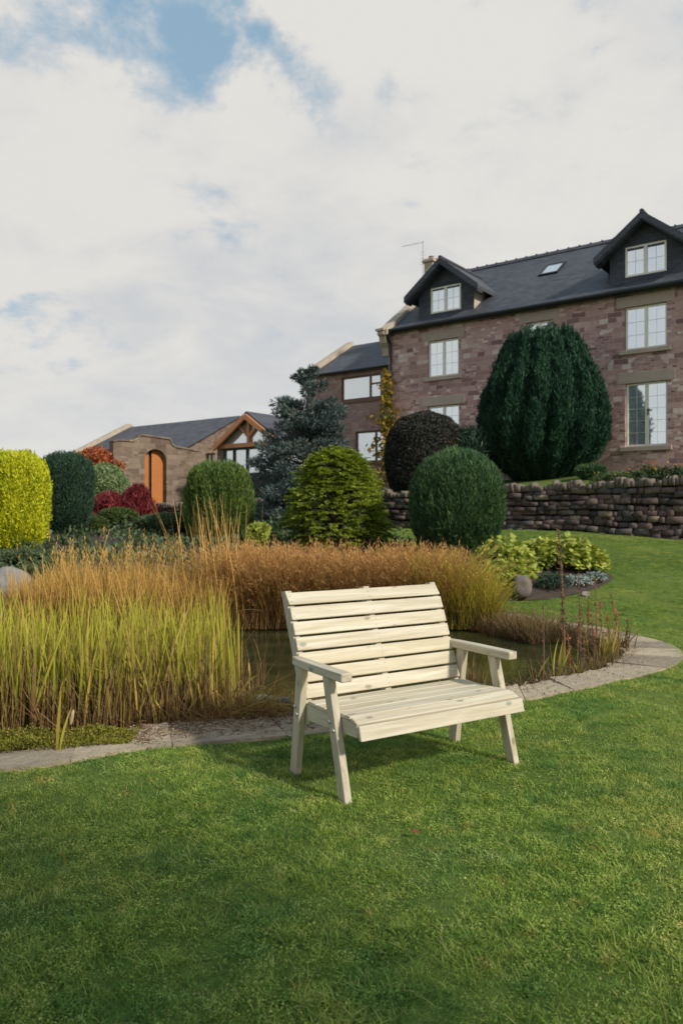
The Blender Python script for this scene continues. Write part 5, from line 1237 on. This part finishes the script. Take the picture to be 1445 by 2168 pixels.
iris_clump('green iris blades beside the orange-red dock', 1172, 7.7, 9, .38, M_YELLOW_G); iris_clump('cut yellow iris stubs at the near paving edge', 1236, 7.6, 14, .22, M_YELLOW_G); iris_clump('yellow iris clump in the middle of the docks', 1283, 8.4, 26, .52, M_YELLOW_G)
iris_clump('brown and yellow iris clump at the right end of the rim', 1318, 8.9, 22, .40, M_SEDGE); iris_clump('dead iris leaves lying behind the right armrest', 1010, 6.9, 34, .34, M_SEDGE)
# upright blades by the reeds, on the paving edge
x_ = (121 - CX) / F * 5.05; V, Fq = strands_arrays(np.array([[x_, 5.05, 0.0], [x_ + .012, 5.06, 0], [x_ - .01, 5.05, 0]]), np.array([[.02, 0, 1.0], [.14, 0, 1], [-.10, 0, 1]]), np.array([.42, .34, .20]), np.array([.022, .018, .014]), np.array([[.05, 0, -.02], [.1, 0, -.1], [-.15, 0, -.1]]), 7, .12, np.array([[1., .1, 0], [.9, .4, 0], [.8, -.5, 0]]))
tag(np_mesh('reed_shoot', V, Fq, M_YELLOW_G), 'yellow-green reed shoot standing alone on the paving edge, left of the dry cattail', 'reed')
ct = stalk('cattail', 'short dry cattail on the paving edge, right of the green shoot', 'cattail', (140 - CX) / F * 5.1, 5.1, .0, .27, .006, M_DRYREED, (.05, 0), 0)
MB().tube([(.028, 0, .17), (.033, 0, .185), (.042, 0, .23), (.047, 0, .262), (.050, 0, .272)], [.005, .011, .012, .010, .004], 8).build('seed_head', plain('pale_fluff', (0.40, 0.30, 0.18), 0.9, 0.3, 40, 0, 0.3), ct, smooth=True)
V, Fq = strands_arrays(np.array([[(490 - CX) / F * 7.3, 7.3, .62]]), np.array([[1.0, 0, .45]]), np.array([.30]), .016, np.array([[.1, 0, -.35]]), 6, .5)
tag(np_mesh('fallen_reed', V, Fq, M_DRYREED), 'single pale reed blade bending over the dark water', 'reed')

# ------------------------------------------------------------------ lawn grass blades (one mass)
m, t, b = mat('grass_blades')
p = wpos(t); r = island(t)
big = t.noise(p, 0.8, 4, 0.6); mid_ = t.noise(p, 9.0, 4, 0.65); fine = t.noise(t.vmath('ADD', p, (2, 9, 0)), 30.0, 2, 0.6)
f = t.math('ADD', t.math('MULTIPLY', r, .38), t.math('MULTIPLY', t.smooth(mid_, .32, .68), .42)); f = t.math('ADD', f, t.math('MULTIPLY', t.smooth(fine, .35, .65), .22), clamp=True)
c = t.ramp(f, [(0.10, (0.078, 0.16, 0.030)), (0.42, (0.195, 0.31, 0.048)), (0.70, (0.33, 0.435, 0.08)), (1.0, (0.53, 0.56, 0.18))])
c = t.mix(t.smooth(big, .46, .68), c, (1.50, 1.18, 1.5), 'MULTIPLY')
c = t.mix(t.smooth(t.noise(t.vmath('ADD', p, (5, 3, 0)), 2.1, 5), .48, .66), c, (0.55, 0.74, 0.85), 'MULTIPLY')
c = t.mix(t.smooth(t.noise(t.vmath('ADD', p, (8, 1, 0)), 5.5, 4), .58, .72), c, (1.32, .95, 1.1), 'MULTIPLY')
c = t.mix(t.math('MULTIPLY', t.math('GREATER_THAN', t.math('FRACT', t.math('MULTIPLY', r, 5.7)), .93), .75), c, (0.46, 0.38, 0.16))
t.put(b.inputs['Base Color'], c); b.inputs['Roughness'].default_value = .55; b.inputs['Specular IOR Level'].default_value = .25
tr = t.new('ShaderNodeBsdfTranslucent'); t.put(tr.inputs['Color'], c); mx = t.new('ShaderNodeMixShader'); mx.inputs[0].default_value = .3
t.l.new(b.outputs[0], mx.inputs[1]); t.l.new(tr.outputs[0], mx.inputs[2]); t.l.new(mx.outputs[0], t.n['Material Output'].inputs['Surface']); M_BLADE = m
def tuft(k):
    n = 170; a_ = rng.uniform(0, 2 * PI, n); r_ = np.sqrt(rng.uniform(0, 1, n)) * .10; B0 = np.c_[np.cos(a_) * r_, np.sin(a_) * r_, np.full(n, -.004)]
    hl = 1.25 if k == 1 else (.8 if k == 2 else 1.0)
    V, Fq = strands_arrays(B0, np.c_[rng.normal(0, .65, n), rng.normal(0, .65, n), np.ones(n)], rng.uniform(.012, .032, n) * hl, rng.uniform(.0020, .0036, n), np.c_[rng.normal(0, .4, n), rng.normal(0, .4, n), -np.abs(rng.normal(0, .2, n))], 2, .15)
    if k >= 3:      # clover and daisy leaves lying among the blades
        q = 60; a_ = rng.uniform(0, 2 * PI, q); r_ = np.sqrt(rng.uniform(0, 1, q)) * .08
        V, Fq = join_arrays([(V, Fq), leaves_arrays(np.c_[np.cos(a_) * r_, np.sin(a_) * r_, rng.uniform(.008, .022, q)], np.c_[rng.normal(size=(q, 2)), rng.normal(0, .2, q)], rng.uniform(.006, .012, q), rng.uniform(.006, .010, q), np.array([0, 0, 1.0]) + rng.normal(size=(q, 3)) * .35)])
    me = bpy.data.meshes.new('grass_tuft'); me.from_pydata(V.tolist(), [], Fq.tolist()); me.materials.append(M_BLADE)
    return bpy.data.objects.new('grass_tuft', me)
def coarse_tuft():
    n = 46; a_ = rng.uniform(0, 2 * PI, n); r_ = np.sqrt(rng.uniform(0, 1, n)) * .07
    V, Fq = strands_arrays(np.c_[np.cos(a_) * r_, np.sin(a_) * r_, np.full(n, -.004)], np.c_[rng.normal(0, .6, n), rng.normal(0, .6, n), np.ones(n)], rng.uniform(.025, .055, n), rng.uniform(.0028, .0052, n), np.c_[rng.normal(0, .5, n), rng.normal(0, .5, n), -np.abs(rng.normal(.2, .2, n))], 3, .12)
    me = bpy.data.meshes.new('grass_tuft'); me.from_pydata(V.tolist(), [], Fq.tolist()); me.materials.append(M_BLADE)
    return bpy.data.objects.new('grass_tuft', me)
tufts = [tuft(k) for k in range(5)] + [coarse_tuft()]
def lawn_points():
    out = []
    def region(y0, y1, dens, pad):
        n = int((y1 - y0) * (y1 * .92 + 2 * pad) * dens); y = rng.uniform(y0, y1, n); x = rng.uniform(-y1 * .46 - pad, y1 * .46 + pad, n)
        ok = np.abs(x) < y * .46 + pad; ok &= ~inside(OUTC * .93 + INNC * .07, x, y); ok &= ~inside(BED, x, y); ok &= wall_sd(x, y)[1] < -.03
        out.append(np.c_[x[ok], y[ok]])
    region(1.0, 4.2, 300, 2.2); region(4.2, 8, 200, 2.0); region(8, 13, 120, 2.0); region(13, 23, 70, 2.0)
    cb, sb = math.cos(BYAW), math.sin(BYAW)
    for lx in (-.618, .618):
        for ly in (-.262, .308):
            q = rng.normal(0, .045, (16, 2)) + np.array([BX + cb * lx - sb * ly, BY + sb * lx + cb * ly]); out.append(q)
    P = np.concatenate(out); c3 = np.c_[P, P[:, :1] * 0]
    thin = nz(c3, 7.0, 2) + .6 * nz(c3, 17.0, 4); P = P[thin > -1.05 + .5 * rng.uniform(-1, 1, len(P))]
    c3 = np.c_[P, P[:, :1] * 0]; return np.c_[P, low_ground(P[:, 0], P[:, 1]) + .006 * nz(c3, 6.0, 3) - .004]
P = lawn_points()
me = bpy.data.meshes.new('lawn_grass'); me.vertices.add(len(P)); me.vertices.foreach_set('co', P.astype(np.float32).ravel()); me.update()
lg = link('lawn_grass', me, M_BLADE); tag(lg, 'short mown lawn grass in front of the bench and up to the wall', 'grass', kind='stuff')
ng = bpy.data.node_groups.new('lawn_blades', 'GeometryNodeTree')
ng.interface.new_socket('Geometry', in_out='INPUT', socket_type='NodeSocketGeometry'); ng.interface.new_socket('Geometry', in_out='OUTPUT', socket_type='NodeSocketGeometry')
gi, go = ng.nodes.new('NodeGroupInput'), ng.nodes.new('NodeGroupOutput')
jn = ng.nodes.new('GeometryNodeJoinGeometry'); iop = ng.nodes.new('GeometryNodeInstanceOnPoints')
for tf in tufts:
    oi = ng.nodes.new('GeometryNodeObjectInfo'); oi.inputs['Object'].default_value = tf; oi.inputs['As Instance'].default_value = True; ng.links.new(oi.outputs['Geometry'], jn.inputs[0])
iop.inputs['Pick Instance'].default_value = True
rv = ng.nodes.new('FunctionNodeRandomValue'); rv.data_type = 'FLOAT_VECTOR'; rv.inputs[0].default_value = (-.12, -.12, 0); rv.inputs[1].default_value = (.12, .12, 6.283)
rs = ng.nodes.new('FunctionNodeRandomValue'); rs.data_type = 'FLOAT'; rs.inputs[2].default_value = .75; rs.inputs[3].default_value = 1.25; rs.inputs['Seed'].default_value = 3
ng.links.new(gi.outputs[0], iop.inputs['Points']); ng.links.new(jn.outputs[0], iop.inputs['Instance']); ng.links.new(rv.outputs[0], iop.inputs['Rotation']); ng.links.new(rs.outputs[1], iop.inputs['Scale'])
ng.links.new(iop.outputs[0], go.inputs[0])
md = lg.modifiers.new('blades', 'NODES'); md.node_group = ng
# a few fallen leaves and stray blades
M_RED = leaf_mat('red_fallen_leaf', [(0.28, 0.06, 0.04), (0.36, 0.09, 0.05)])
q = at(877, 1777, 2575 / (1777 - CY))
V, Fq = leaves_arrays(np.array([[q.x, q.y, .035], [q.x + .004, q.y + .002, .035], [q.x, q.y, .034]]), np.array([[1, .1, .1], [-.8, .5, .2], [.1, 1, .15]]), .035, .026, np.array([[0, 0, 1.], [0, .2, 1], [.2, 0, 1]])); tag(np_mesh('fallen_leaf', V, Fq, M_RED), 'small red fallen leaf on the lawn in front of the bench', 'leaf')
q = at(140, 1830, 2575 / (1830 - CY))
V, Fq = strands_arrays(np.array([[q.x, q.y, 0.0]]), np.array([[-.15, 0, 1.]]), np.array([.075]), .012, np.array([[-.1, 0, 0]]), 4, .1); tag(np_mesh('grass_blade', V, Fq, M_YELLOW_G), 'single tall yellow-green blade sticking out of the lawn at left', 'grass blade')
